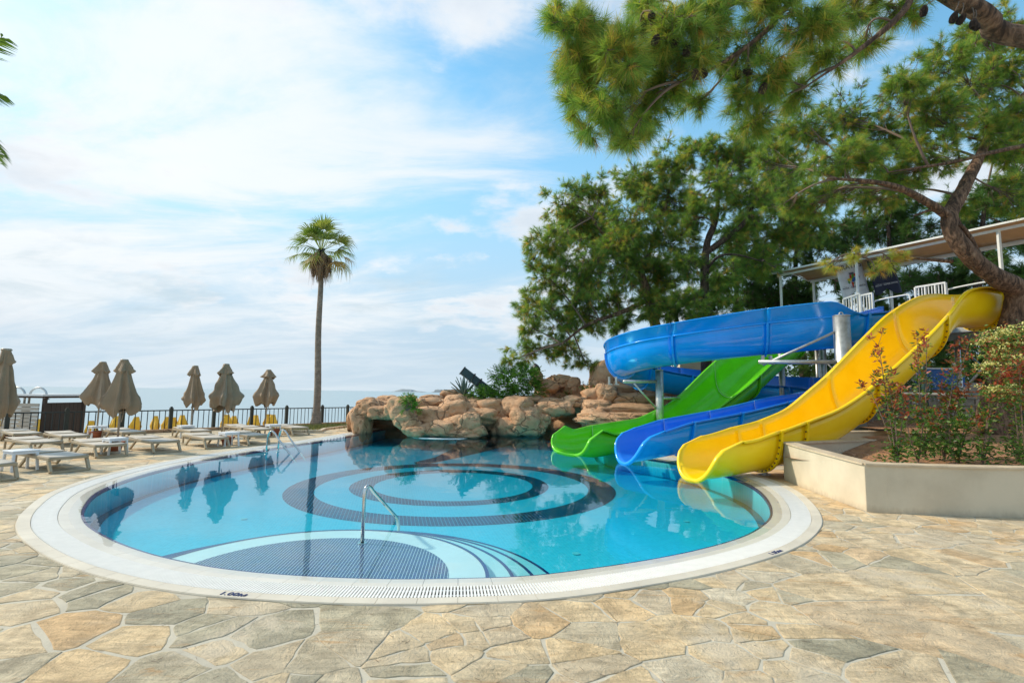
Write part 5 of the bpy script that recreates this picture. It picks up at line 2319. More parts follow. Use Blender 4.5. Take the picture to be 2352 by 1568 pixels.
# green: wide flat slide
gb = (1.60, 15.04)
path, d = line_path(gb, 27, 11.8)
gn = rim_table([z3(*p) for p in [(1900, 440), (1750, 580), (1640, 680), (1480, 800), (1400, 862)]] + [z3(*p) for p in [(750, 1000), (690, 1015)]], gb, d, -.95)
gf = rim_table([z3(*p) for p in [(1450, 490), (1350, 580), (1200, 730), (1100, 810), (900, 905), (560, 955), (380, 985)]], gb, d, .95)
print('green near', [(round(a, 2), round(b, 2)) for a, b in gn])
print('green far', [(round(a, 2), round(b, 2)) for a, b in gf])
gn = [(0, .72)] + [t for t in gn if t[0] > .4] + [(11.8, 5.0)]
gf = [(0, .72)] + [t for t in gf if t[0] > .4] + [(11.8, 5.0)]
gbt = zbot(gn, gf, 11.8, .68)
slide('green_slide', 'wide bright green water slide running under the blue tube', path, gbt, gf, gn, 1.86, M['green'], M['green'], [1.6, 4.4, 7.2, 9.8], p=3.4, tmouth=.6)

# blue: helix
bl = [(2.78, 12.86), (4.4, 13.52), (6.2, 14.25), (8.0, 15.0), (9.6, 15.9), (10.9, 17.3), (11.1, 19.0), (10.0, 20.6), (8.2, 21.3), (6.4, 21.2), (5.0, 20.6), (4.2, 19.4), (4.1, 18.1),
      (4.8, 16.95), (6.0, 16.3), (7.6, 15.75), (9.4, 15.35), (11.0, 15.6), (12.4, 16.7), (13.9, 18.0)]
PB = smooth_curve(bl, 400)
LB = np.concatenate([[0], np.cumsum(np.linalg.norm(np.diff(PB, axis=0), axis=1))])


def s_of(i):
    q = np.array(bl[i])
    return float(LB[int(np.argmin(np.hypot(PB[:, 0] - q[0], PB[:, 1] - q[1])))])


sv = [s_of(i) for i in range(len(bl))]
zbv = [0.02, .22, .5, .85, 1.0, 1.1, 1.2, 1.32, 1.55, 1.78, 2.0, 2.22, 2.42, 2.62, 2.78, 2.97, 3.14, 3.38, 3.75, 4.15]
hh = [.80, .82, .82, .82, .84, .84, .84, .84, .84, .84, .84, .84, .84, .84, .86, .88, .88, .88, .88, .88]
zb_t = list(zip(sv, zbv))
zr_t = [(s, b + h) for s, b, h in zip(sv, zbv, hh)]
# path runs mouth -> up; it turns left twice, so the outer wall is on the right
ex_r = [(0, 0), (sv[3] + .3, 0), (sv[3] + .8, .36), (sv[7], .38), (sv[9], .36), (sv[11], .38), (sv[14], .42), (sv[16] + .15, .46), (sv[16] + .55, 0), (sv[-1], 0)]
joints = [1.7, 3.3, 5.0, 7.2, 9.4, 11.6, 13.8, 16.0, 18.2, 20.6, 23.2, 25.8, 28.4, 31.0, 33.2]
joints = [j for j in joints if j < LB[-1] - .5]
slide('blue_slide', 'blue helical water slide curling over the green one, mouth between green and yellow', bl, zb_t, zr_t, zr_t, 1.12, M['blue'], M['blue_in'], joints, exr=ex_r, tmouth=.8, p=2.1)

# ------------------------------------------------------------------ slide supports


def pillar(px, top_y, Y, rad, label, arms, zg=0.0, ear=True):
    t = AT(px, top_y, Y)
    r_ = empty('support_pillar', (t.x, t.y, zg), 0, label, 'steel pillar')
    mb = MB()
    mb.tube([(0, 0, 0), (0, 0, t.z - zg)], rad, 24)
    colm = mb.build('column', M['galv'], r_, smooth=True)
    mb = MB()
    mb.tube([(0, 0, t.z - zg), (0, 0, t.z - zg + .02)], rad * 1.03, 24)
    sub(mb.build('cap_plate', M['galv'], r_), colm)
    if ear:
        mb = MB()
        pts = [(.05 * math.cos(a), 0, t.z - zg + .06 + .05 * math.sin(a)) for a in np.linspace(-.6, math.pi + .6, 12)]
        mb.tube(pts, .018, 6)
        sub(mb.build('lifting_lug', M['galv'], r_, smooth=True), colm)
    for (a, b, rr_) in arms:
        mb = MB()
        mb.tube([a, b], rr_, 12)
        kid(mb.build('arm', M['galv'], r_, smooth=True))
    return r_


pillar(1932, 726, 14.35, .21, 'thick galvanised pillar between the blue tube and the yellow slide',
       [(AT(1918, 831, 14.35), AT(1742, 831, 15.0), .06), (AT(1918, 762, 14.35), AT(1752, 838, 15.0), .035)])
pillar(1514, 850, 17.7, .13, 'short galvanised pillar under the left bend of the blue tube',
       [(AT(1510, 876, 17.7), AT(1432, 876, 17.2), .055), (AT(1508, 938, 17.7), AT(1456, 880, 17.3), .03), (AT(1518, 914, 17.7), AT(1560, 914, 18.2), .05)])
for px, y, Y, rad in ((1793, 800, 18.5, .14), (1886, 790, 19.5, .13), (1973, 740, 16.8, .17), (2200, 760, 15.6, .12), (2060, 790, 17.8, .12)):
    pass
SP = [(1793, 790, 19.5, .11, 'thin galvanised pillar right of the green slide'), (1886, 745, 20.5, .13, 'galvanised pillar behind the thick one, left of it'),
      (1983, 735, 16.8, .13, 'galvanised pillar right of the thick one behind the blue start')]
for px, y, Y, rad, lab in SP:
    pillar(px, y, Y, rad, lab, [], ear=False)

# brackets under the tube
for (px, py, Y) in ((1762, 824, 15.2), (1408, 872, 17.1)):
    c = AT(px, py, Y)
    r_ = empty('tube_bracket', c, 0, 'galvanised bracket plates under the blue tube ' + ('above the long arm' if px > 1500 else 'at its left bend'), 'bracket')
    for dx in (-.13, .1):
        mb = MB()
        mb.box((dx, 0, -.03), (.05, .12, .26))
        mb.box((dx + .03, 0, -.15), (.12, .14, .03))
        mb.build('plate', M['galv'], r_)

# small feet under the mouths
for i, (px, py, Y, lab) in enumerate(((1757, 1090, 11.35, 'galvanised foot under the yellow slide beside the planter wall'), (1478, 1055, 13.6, 'small galvanised foot under the blue slide mouth'))):
    g = G(px, py)
    r_ = empty('slide_foot', (g.x, g.y, 0), 0, lab, 'support')
    mb = MB()
    mb.lathe([(.13, 0), (.13, .015), (.055, .02), (.05, .18), (0, .18)], n=18)
    mb.build('base', M['galv'], r_, smooth=False)
    mb = MB()
    mb.box((0, 0, .24), (.07, .03, .16))
    mb.build('bracket', M['galv'], r_)

# ------------------------------------------------------------------ start platform with canopy
platA, platB = Vector((11.4, 22.2, 0)), Vector((16.4, 12.6, 0))
pd_ = (platB - platA).normalized()
pn_ = Vector((-pd_.y, pd_.x, 0))      # away from the slides
if pn_.x < 0:
    pn_ = -pn_
plat = empty('start_platform', platA.lerp(platB, .5), 0, 'steel start tower of the slides with white railings', 'platform')
PL = (platB - platA).length


def PP(u, v, z):
    q = platA + pd_ * (u * PL) + pn_ * v
    return Vector((q.x, q.y, z))


mb = MB()
A_, B_ = PP(0, 1.5, 4.12), PP(1, 1.5, 4.12)
mb.bar(A_, B_, 2.8, 0.12)
kid(mb.build('deck', M['galv'], plat))
for v in (0.12, 2.8):
    mb = MB()
    mb.bar(PP(0, v, 3.95), PP(1, v, 3.95), .12, .22)
    kid(mb.build('beam', M['galv'], plat))
for u in (0.02, .28, .5, .72, .97):
    for v in (.2, 2.7):
        mb = MB()
        mb.tube([PP(u, v, 0), PP(u, v, 3.86)], .085, 12)
        kid(mb.build('leg', M['teal_steel' if v < 1 else 'galv'], plat, smooth=True))
for u0, u1, v in ((.28, .5, .2), (.5, .28, .2), (.72, .97, .2), (.97, .72, .2), (.02, .28, 2.7), (.28, .02, 2.7), (.5, .72, 2.7), (.72, .5, 2.7), (.5, .72, .2)):
    mb = MB()
    mb.tube([PP(u0, v, .6), PP(u1, v, 3.7)], .04, 8)
    kid(mb.build('brace', M['galv'], plat, smooth=True))
mb = MB()
mb.tube([PP(.45, -.1, 1.85), PP(1.1, -.1, 1.75)], .05, 8)
kid(mb.build('brace', M['galv'], plat, smooth=True))


def railing(p0, p1, z0, h, nb, parent, mat):
    p0, p1 = Vector(p0), Vector(p1)
    up = Vector((0, 0, h))
    for p in (p0, p1):
        mb = MB()
        mb.bar(p, p + up, .06)
        kid(mb.build('rail_post', mat, parent))
    mb = MB()
    mb.bar(p0 + up, p1 + up, .06)
    kid(mb.build('top_rail', mat, parent))
    for k in range(1, nb):
        q = p0.lerp(p1, k / nb)
        mb = MB()
        mb.bar(q + Vector((0, 0, .05)), q + up * .97, .028 if k % 3 else .05)
        kid(mb.build('baluster', mat, parent))


# white rail panels between the slide starts
def at_line(px):
    """point of the platform's front edge in photo column px"""
    r2 = ray(px, 700)
    k = r2.x / r2.y
    # platA + pd t : (ax + dx t) = k (ay + dy t)
    t = (k * platA.y - platA.x) / (pd_.x - k * pd_.y)
    return platA + pd_ * t


for x0, x1, nb in ((1938, 1976, 6), (1978, 2005, 4), (2105, 2175, 9)):
    a_, b_ = at_line(x0), at_line(x1)
    zt = {1938: (687, 674), 1978: (679, 673), 2105: (660, 649)}[x0]
    za, zb_ = AT(x0, zt[0], a_.y).z, AT(x1, zt[1], b_.y).z
    railing((a_.x, a_.y, za - .95), (b_.x, b_.y, zb_ - .95), 0, .95, nb, plat, M['white_steel'])
railing(PP(.72, 2.8, 4.2), PP(.98, 2.8, 4.2), 0, .95, 22, plat, M['white_steel'])
# bent white hand rails at the starts
for pts, dy in (([(2007, 712), (2007, 698), (2014, 690), (2075, 678), (2088, 678), (2091, 694)], .6), ([(2176, 680), (2176, 668), (2184, 663), (2255, 649), (2275, 648)], .4), ([(1915, 698), (1930, 697), (1936, 703), (1936, 716)], .6)):
    run = []
    for px, py in pts:
        q = at_line(px)
        run.append(AT(px, py, q.y + dy * .2))
    mb = MB()
    mb.tube(smooth_curve(run, 24), .028, 8)
    kid(mb.build('handrail', M['white_steel'], plat, smooth=True))

can = empty('shade_canopy', PP(.5, 1.4, 4.2), 0, 'long tan shade canopy on white posts over the start tower', 'canopy')


def canopy_pt(px, py, v):
    q = at_line(px)
    q = q + pn_ * v
    return q


zfront = 6.85
fr = [(-.03, 0), (1.35, 0)]
zc = [AT(1790, 632, at_line(1790).y).z, AT(2305, 527, at_line(2305).y).z]
print('canopy z', zc)


def zcan(u):
    return zc[0] + (zc[1] - zc[0]) * u


uL = (at_line(1776) - platA).dot(pd_) / PL
uR = 1.35
NS = 7
for i in range(NS):
    u0, u1 = uL + (uR - uL) * i / NS, uL + (uR - uL) * (i + 1) / NS
    V, F = [], []
    for a in range(7):
        for b in range(7):
            u = u0 + (u1 - u0) * a / 6
            v = -.15 + 2.75 * b / 6
            sag = .16 * math.sin(math.pi * a / 6) * math.sin(math.pi * b / 6)
            V.append(PP(u, v, zcan(u) + .10 + .04 + .20 * math.sin(math.pi * b / 6) - sag))
    for a in range(6):
        for b in range(6):
            F.append((a * 7 + b, (a + 1) * 7 + b, (a + 1) * 7 + b + 1, a * 7 + b + 1))
    mb = MB()
    mb.add(V, F)
    o = kid(mb.build('canvas_panel', M['tancanvas'], can, smooth=True))
    so = o.modifiers.new('s', 'SOLIDIFY')
    so.thickness = .01
    mb = MB()
    run = [PP(u0, -.15 + 2.75 * b / 10, zcan(u0) + .08 + .2 * math.sin(math.pi * b / 10)) for b in range(11)]
    mb.tube(run, .03, 8)
    kid(mb.build('roof_hoop', M['white_steel'], can, smooth=True))
for v in (-.17, 2.62):
    mb = MB()
    mb.bar(PP(uL, v, zcan(uL) + .1), PP(uR, v, zcan(uR) + .1), .05, .06)
    kid(mb.build('edge_tube', M['white_steel'], can))
for v in (0.06, 2.4):
    mb = MB()
    mb.bar(PP(uL + .02, v, zcan(uL) - .02), PP(uR - .05, v, zcan(uR) - .02), .06, .08)
    kid(mb.build('roof_beam', M['white_steel'], can))
for px in (1793, 1970, 2305):
    q = at_line(px)
    u = (q - platA).dot(pd_) / PL
    for v in (.06, 2.4):
        mb = MB()
        mb.bar(PP(u, v, 4.1), PP(u, v, zcan(u) - .06), .075)
        kid(mb.build('post', M['white_steel'], can))

# banners hanging from the canopy


def banner(px0, px1, ytop, ybot, dy, mat, ink, label, bird):
    a = at_line(px0)
    Y = a.y + dy
    P0, P1 = AT(px0, ytop, Y), AT(px1, ytop - 6, Y)
    Hh = P0.z - AT(px0 + 25, ybot, Y).z
    Wd = (P1 - P0).length
    r_ = empty('banner', P0.lerp(P1, .5), 0, label, 'banner')
    # local frame: x right, z down the cloth; cloth sways to the right at its foot
    ex = (P1 - P0).normalized()
    tilt = Vector((.20, 0, -1)).normalized()
    nn = ex.cross(tilt).normalized()
    if nn.y > 0:
        nn = -nn

    def Q(u, v):
        wv = .03 * math.sin(u * 5 + v * 3) * v
        return P0 + ex * (u * Wd) + tilt * (v * Hh) + nn * wv
    V, F = [], []
    nu, nv = 12, 16
    for j in range(nv + 1):
        for i in range(nu + 1):
            u, v = i / nu, j / nv
            vv = v
            notch = 1 - .17 * max(0, 1 - abs(u - .5) / .28)
            V.append(Q(u, v * notch))
    for j in range(nv):
        for i in range(nu):
            F.append((j * (nu + 1) + i, j * (nu + 1) + i + 1, (j + 1) * (nu + 1) + i + 1, (j + 1) * (nu + 1) + i))
    mb = MB()
    mb.add(V, F)
    cloth = o = kid(mb.build('cloth', mat, r_, smooth=True))
    so = o.modifiers.new('s', 'SOLIDIFY')
    so.thickness = .006
    so.offset = 0

    def place(txt, u, v, size, rot, mt):
        p = Q(u, v) + nn * .035
        xx = (Q(u + .05, v) - Q(u - .05, v)).normalized()
        xx = (xx * math.cos(rot) - tilt * math.sin(rot)).normalized()
        yy = nn.cross(xx).normalized()
        if yy.z < 0:
            yy = -yy
        zz = xx.cross(yy)
        M4 = Matrix(((xx.x, yy.x, zz.x, p.x), (xx.y, yy.y, zz.y, p.y), (xx.z, yy.z, zz.z, p.z), (0, 0, 0, 1)))
        bpy.context.view_layer.update()
        sub(text_obj('lettering', txt, size, M4, mt, r_), cloth)
    if bird:
        place("PIRATE'S", .48, .27, Wd * .26, .12, ink)
    place('TEKIROVA - KEMER-ANTALYA', .5, .74, Wd * .085, .10, ink)
    m3 = MB()
    m3.bar(Q(.12, .705) + nn * .03, Q(.9, .675) + nn * .03, .006)
    sub(kid(m3.build('rule', ink, r_)), cloth)
    if bird:
        def pg(name, pts, m, o_):
            mm = MB()
            V = [Q(u, v) + nn * (.03 + o_) for u, v in pts] + [Q(u, v) + nn * (.026 + o_) for u, v in pts]
            n_ = len(pts)
            mm.add(V, [tuple(range(n_)), tuple(range(n_, 2 * n_))[::-1]] + [(i, (i + 1) % n_, n_ + (i + 1) % n_, n_ + i) for i in range(n_)])
            sub(kid(mm.build(name, m, r_)), cloth)
        pg('parrot_hat', [(.42, .37), (.60, .355), (.62, .385), (.58, .41), (.45, .42)], M['pgrey'], .001)
        pg('parrot_head', [(.60, .40), (.68, .38), (.76, .41), (.79, .45), (.77, .49), (.72, .47), (.66, .47), (.60, .45)], M['red'], .004)
        pg('parrot_beak', [(.76, .46), (.79, .48), (.76, .51), (.73, .48)], M['ink'], .006)
        pg('parrot_back', [(.54, .40), (.61, .40), (.58, .48), (.50, .53), (.48, .47)], M['pgreen'], .002)
        pg('parrot_shoulder', [(.43, .43), (.50, .41), (.49, .50), (.43, .50)], M['red'], .003)
        pg('parrot_wing', [(.58, .48), (.70, .47), (.64, .55), (.54, .60), (.48, .58), (.50, .53)], M['pblue'], .005)
        pg('parrot_chest', [(.30, .53), (.40, .50), (.49, .50), (.47, .57), (.38, .57)], M['pyel'], .002)
        pg('parrot_foot', [(.33, .56), (.38, .57), (.42, .60), (.36, .64), (.33, .61)], M['pgreen'], .0035)
        pg('parrot_tail', [(.47, .58), (.53, .61), (.52, .66), (.49, .735), (.47, .70), (.46, .62)], M['red'], .002)
        pg('parrot_tail_side', [(.53, .61), (.58, .57), (.56, .64), (.52, .66)], M['pgreen'], .003)


banner(1913, 1975, 596, 690, 0.5, M['flagwhite'], M['ink'], 'white banner with a coloured parrot and dark lettering hanging by the canopy post', True)
banner(1990, 2050, 598, 680, 1.2, M['flagnavy'], M['silver'], 'dark navy banner with small silver lettering right of the white one', False)

# ------------------------------------------------------------------ planter
plan = empty('planter', (6.5, 9.0, 0), 0, 'cream rendered planter wall with stone coping curving to a corner beside the pool', 'planter')


def wall(path, h0, h1, th, name, mat, parent, zbase=0.0):
    P = smooth_curve(path, 40)
    t = np.gradient(P, axis=0)
    t /= np.linalg.norm(t, axis=1)[:, None]
    nn = np.stack([-t[:, 1], t[:, 0]], 1)
    V, F = [], []
    for i in range(40):
        u = i / 39
        h = h0 + (h1 - h0) * u
        a, b = P[i], P[i] + nn[i] * th
        V += [(a[0], a[1], zbase), (a[0], a[1], h), (b[0], b[1], h), (b[0], b[1], zbase)]
    for i in range(39):
        for j in range(4):
            j2 = (j + 1) % 4
            F.append((4 * i + j, 4 * i + j2, 4 * (i + 1) + j2, 4 * (i + 1) + j))
    F += [(0, 3, 2, 1), (156, 157, 158, 159)]
    mb = MB()
    mb.add(V, F)
    return kid(mb.build(name, mat, parent))


FRONT = [(5.62, 10.72), (5.50, 9.9), (5.42, 9.0), (5.34, 7.87)]
RIGHT = [(5.34, 7.86), (5.9, 7.74), (7.4, 7.58), (10.5, 7.40), (16, 7.2)]
BACK = [(5.66, 10.70), (7.4, 11.45), (9.3, 12.2)]
wall([(x, y) for x, y in FRONT], .745, .685, .20, 'wall_panel', M['plaster'], plan)
wall(RIGHT, .685, .70, .20, 'wall_panel', M['plaster'], plan)
wall(BACK[::-1], .745, .745, .20, 'wall_panel', M['plaster'], plan)


def caprow(path, h0, h1, th):
    P = smooth_curve(path, 60)
    L = np.concatenate([[0], np.cumsum(np.linalg.norm(np.diff(P, axis=0), axis=1))])
    n_ = max(2, int(L[-1] / .62))
    tt = np.gradient(P, axis=0)
    tt /= np.linalg.norm(tt, axis=1)[:, None]
    nn = np.stack([-tt[:, 1], tt[:, 0]], 1)
    for k in range(n_):
        V = []
        ss = np.linspace(L[-1] * k / n_ + .002, L[-1] * (k + 1) / n_ - .002, 5)
        for s in ss:
            p = np.array([np.interp(s, L, P[:, q]) for q in (0, 1)])
            m_ = np.array([np.interp(s, L, nn[:, q]) for q in (0, 1)])
            h = h0 + (h1 - h0) * s / L[-1]
            a, b = p - m_ * .03, p + m_ * (th + .03)
            V += [(a[0], a[1], h + .002), (a[0], a[1], h + .028), (b[0], b[1], h + .028), (b[0], b[1], h + .002)]
        F = []
        for i in range(4):
            for j in range(4):
                F.append((4 * i + j, 4 * i + (j + 1) % 4, 4 * (i + 1) + (j + 1) % 4, 4 * (i + 1) + j))
        F += [(0, 3, 2, 1), (16, 17, 18, 19)]
        mb = MB()
        mb.add(V, F)
        kid(mb.build('cap_stone', M['wallcap'], plan))


caprow(FRONT, .745, .685, .20)
caprow(RIGHT, .687, .702, .20)
caprow(BACK[::-1], .747, .747, .20)
# soil in the planter, rising to the back
V, F = [], []
nx, ny = 50, 44
x0, x1, y0, y1 = 5.3, 26.0, 7.3, 30.0
ids = {}
for j in range(ny + 1):
    for i in range(nx + 1):
        x, y = x0 + (x1 - x0) * (i / nx) ** 1.25, y0 + (y1 - y0) * (j / ny) ** 1.3
        u = max(0, min(1, (y - 8) / 6))
        z = .62 + .30 * u * u * (3 - 2 * u) + .05 * mnoise.noise(Vector((x * 1.1, y * 1.1, 0))) + .03 * mnoise.noise(Vector((x * 4, y * 4, 0)))
        # low basin near the left corner
        z -= .40 * math.exp(-((x - 6.4) ** 2 + (y - 10.6) ** 2) / 1.6)
        V.append((x, y, z))
for j in range(ny):
    for i in range(nx):
        k = j * (nx + 1) + i
        cx_, cy_ = (V[k][0] + V[k + nx + 2][0]) / 2, (V[k][1] + V[k + nx + 2][1]) / 2
        # keep inside the walls
        if cx_ < 5.52 or (cy_ < 7.9 - (cx_ - 5.3) * .03):
            continue
        if cx_ < 9.6 and cy_ > 10.75 + (cx_ - 5.66) * .41:
            continue
        if cx_ >= 9.6 and cy_ > 12.3 + (cx_ - 9.6) * .6 + 4:
            continue
        F.append((k, k + 1, k + nx + 2, k + nx + 1))
mb = MB()
mb.add(V, F)
tag(mb.build('garden_soil', M['soil'], smooth=True), 'orange brown soil filling the planter', kind='structure')
# earth under the trees behind
V, F = [], []
for j in range(25):
    for i in range(31):
        x, y = -2 + 62 * i / 30, 13 + 50 * j / 24
        e = max(0, x - 12) * .0 + max(0, y - 24) * .05 * (1 if x > 3 else 0)
        V.append((x, y, .02 + e + .04 * mnoise.noise(Vector((x, y, 1)))))
for j in range(24):
    for i in range(30):
        k = j * 31 + i
        x, y = V[k][0] + 1, V[k][1] + 1
        if x < 5.2 + max(0, 0) and y < 28:
            continue
        if x < 10 and y < 17.5 and x < 6.2:
            continue
        F.append((k, k + 1, k + 32, k + 31))
mb = MB()
mb.add(V, F)
tag(mb.build('woodland_ground', M['earth'], smooth=True), 'bare brown earth under the slides and pines', kind='structure')

# second low wall and grey panel behind the yellow slide
r_ = empty('low_wall', (9.0, 14.0, 0), 0, 'low cream wall with pale coping behind the yellow slide', 'wall')
a, b = AT(1905, 1000, 13.2), AT(2070, 995, 14.0)
mb = MB()
mb.bar((a.x, a.y, .40), (b.x, b.y, .40), .2, .8)
kid(mb.build('wall_panel', M['plaster'], r_))
mb = MB()
mb.bar((a.x, a.y, .815), (b.x, b.y, .815), .28, .03)
kid(mb.build('cap_stone', M['wallcap'], r_))
r_ = empty('grey_panel', AT(1955, 1000, 14.2), 0, 'dull grey panel standing under the yellow slide', 'panel')
mb = MB()
a, b = AT(1935, 970, 14.2), AT(1990, 968, 14.2)
mb.bar((a.x, a.y, 1.05), (b.x, b.y, 1.05), .05, .7)
kid(mb.build('sheet', M['glass'], r_))
mb = MB()
mb.bar((a.x, a.y, 1.42), (b.x, b.y, 1.42), .06, .04)
kid(mb.build('frame', M['galv'], r_))

# retaining wall of stone blocks far right
sw = empty('block_wall', (16, 21, 0), 0, 'retaining wall of squared tan stone blocks behind the tower legs', 'wall')
a, b = Vector((11.0, 21.8, 0)), Vector((24, 19.5, 0))
dd_ = (b - a).normalized()
mb = MB()
mb.bar(a + Vector((0, .3, 1.2)), b + Vector((0, .3, 1.2)), .5, 2.3)
kid(mb.build('wall_core', M['grout'], sw))
for row in range(8):
    s = .25 * (row % 2)
    while s < 12.6:
        l_ = rnd.uniform(.36, .55)
        c = a + dd_ * (s + l_ / 2)
        mb = MB()
        mb.box((c.x, c.y + .02 + rnd.uniform(-.015, .015), .2 + row * .27), (l_ - .02, .12, .25), math.atan2(dd_.y, dd_.x))
        kid(mb.build('stone_block', M['block'], sw))
        s += l_
r_ = empty('blue_board', AT(2160, 868, 20.6), 0, 'blue board with a pale top edge standing on the block wall', 'board')
mb = MB()
a_, b_ = AT(2100, 870, 20.6), AT(2215, 872, 20.2)
mb.bar(a_, b_, .06, .8)
kid(mb.build('board', M['signblue'], r_))
mb = MB()
mb.bar(a_ + Vector((0, 0, .43)), b_ + Vector((0, 0, .43)), .09, .06)
kid(mb.build('edge_strip', M['white_pl'], r_))
# concrete block behind the green slide
c = AT(1640, 832, 26)
r_ = empty('concrete_wall', c, 0, 'pale concrete wall glimpsed behind the green slide under the pines', 'wall')
mb = MB()
mb.box((0, 0, -1.2), (3.6, .4, 3.2))
mb.build('wall_panel', M['plaster'], r_)

# fallen needles and leaves on the terrace
mb = MB()
rr = random.Random(41)
for k in range(900):
    y = 2.6 + 9 * rr.random() ** 1.6
    x = rr.uniform(-1.0, 1.0) * y * 1.0 + 1.2
    if inside(ring(-.02)[::6], np.array([[x, y]]))[0] or inside(np.array(PLANTER), np.array([[x, y]]))[0]:
        continue
    a_ = rr.uniform(0, 3.14)
    l_ = rr.uniform(.02, .06)
    mb.tube([(x, y, .004), (x + math.cos(a_) * l_, y + math.sin(a_) * l_, .005)], .0012, 3)
o = mb.build('fallen_needles', M['twig'])
tag(o, 'dry pine needles scattered over the paving', 'needles', kind='stuff')

# ------------------------------------------------------------------ photinia shrubs


def photinia(base, tops, label, red=.75, flowers=None, seed=1, low=True):
    rr = random.Random(seed)
    r_ = empty('photinia_shrub', base, 0, label, 'shrub', 'young photinia shrubs in the planter')
    leaves = []
    st = MB()
    for tx in tops:
        tx = Vector(tx)
        mid = base.lerp(tx, .5) + Vector((rr.uniform(-.08, .08), rr.uniform(-.08, .08), 0))
        cv = arc_pts(base, mid, tx, 14)
        st.tube(cv, [.011 * (1 - i / 16) + .002 for i in range(14)], 5)
        L = (tx - base).length
        n = int(L * 52)
        for i in range(n):
            u = rr.uniform(.06, 1) ** .8
            q = u * 13
            j = min(12, int(q))
            p = cv[j].lerp(cv[j + 1], q - j)
            az = rr.uniform(0, 6.28)
            d = Vector((math.cos(az), math.sin(az), rr.uniform(-.1, .7)))
            if u > .82:
                t = rr.uniform(.75, 1.0) if rr.random() < red else rr.uniform(.3, .6)
            else:
                t = rr.uniform(0.15, .62) if rr.random() > .08 else .85
            leaves.append((p + d * rr.uniform(0, .03), d, t))
        # whorl at the tip, side shoots
        for k in range(rr.randint(6, 9)):
            u = rr.uniform(.55, 1)
            q = u * 13
            j = min(12, int(q))
            p = cv[j].lerp(cv[j + 1], q - j)
            az = rr.uniform(0, 6.28)
            e = p + Vector((math.cos(az) * .13, math.sin(az) * .13, rr.uniform(.05, .2)))
            st.tube([p, e], [.004, .002], 4)
            for m_ in range(13):
                d = Vector((rr.gauss(0, .8), rr.gauss(0, .8), rr.gauss(.5, .5)))
                t = rr.uniform(.78, 1) if rr.random() < red * (1.1 if u > .7 else .4) else rr.uniform(.1, .55)
                leaves.append((e + Vector((rr.gauss(0, .015), rr.gauss(0, .015), rr.gauss(0, .03))), d, t))
    if low:
        for i in range(170):
            az, rd = rr.uniform(0, 6.28), rr.uniform(.02, .32)
            p = base + Vector((math.cos(az) * rd, math.sin(az) * rd, rr.uniform(.04, .42)))
            leaves.append((p, Vector((rr.gauss(0, 1), rr.gauss(0, 1), rr.gauss(0, .5))), rr.uniform(0, .4)))
    kid(leafmesh('foliage', leaves, M['leaf'], r_, .088, .034, rr))
    kid(st.build('stems', M['twig'], r_))
    if flowers:
        fl = []
        for (c, rad, cnt) in flowers:
            for k in range(cnt):
                q = Vector(c) + Vector((rr.gauss(0, rad), rr.gauss(0, rad), rr.gauss(0, rad * .6)))
                for m_ in range(16):
                    fl.append((q + Vector((rr.gauss(0, .035), rr.gauss(0, .035), rr.gauss(0, .015))), Vector((rr.gauss(0, 1), rr.gauss(0, 1), .6)), rr.random()))
        kid(leafmesh('blossom', fl, M['flower'], r_, .03, .024, rr))
        ex = []
        for (c, rad, cnt) in flowers:
            for k in range(cnt * 14):
                q = Vector(c) + Vector((rr.gauss(0, rad * 1.2), rr.gauss(0, rad * 1.2), rr.gauss(-.05, rad * .8)))
                ex.append((q, Vector((rr.gauss(0, 1), rr.gauss(0, 1), rr.gauss(0, .6))), rr.choice([rr.uniform(0, .5), rr.uniform(.2, .55), rr.uniform(.7, 1)])))
        kid(leafmesh('foliage', ex, M['leaf'], r_, .07, .028, rr))
    return r_


def soilz(y):
    u = max(0, min(1, (y - 8) / 6))
    return .62 + .30 * u * u * (3 - 2 * u)


def sh(px, Y, tops, label, **k):
    b = AT(px, 1000, Y)
    b.z = soilz(Y) - .02
    photinia(b, [AT(x, y, Y + dy) for x, y, dy in tops], label, **k)


sh(2058, 8.35, [(2018, 790, .1), (2035, 862, 0), (2050, 900, .1), (2000, 900, .2), (2075, 940, 0)], 'leaning photinia at the planter corner, its red tip before the yellow slide', seed=11)
sh(2120, 9.4, [(2106, 775, 0), (2128, 782, .2), (2090, 890, 0), (2150, 930, .1)], 'photinia with two tall straight stems and dark red tips', seed=12)
sh(2165, 9.2, [(2200, 812, 0), (2228, 780, .2), (2188, 900, .1), (2215, 880, 0), (2150, 960, 0)], 'bushy photinia with red shoots left of the old pine trunk', seed=13)
sh(2250, 8.5, [(2300, 855, 0), (2240, 960, .1), (2275, 900, 0), (2320, 770, .2)], 'thin photinia before the pine trunk, its stems leaning right', seed=14)
sh(2335, 8.9, [(2300, 800, 0), (2345, 760, 0), (2320, 880, .1), (2260, 830, .3)], 'photinia with pale yellow blossom at the right photo edge', seed=15,
   flowers=[(AT(2292, 778, 8.1), .12, 40), (AT(2332, 768, 8.1), .12, 40), (AT(2310, 812, 8.0), .12, 26), (AT(2262, 842, 8.0), .08, 12), (AT(2285, 893, 8.0), .08, 12), (AT(2325, 905, 7.95), .07, 10)])
sh(2350, 8.3, [(2338, 800, 0), (2365, 780, 0), (2330, 860, .1), (2370, 900, 0)], 'dark red photinia cut by the right photo edge', seed=16, red=.8)
sh(2105, 8.9, [(2080, 960, 0), (2125, 950, 0), (2130, 990, .1)], 'low leafy green photinia on the open soil', seed=17, red=.2)
sh(2195, 8.7, [(2180, 985, 0), (2225, 960, 0), (2240, 930, .1)], 'low green photinia in the middle of the bed', seed=18, red=.1)
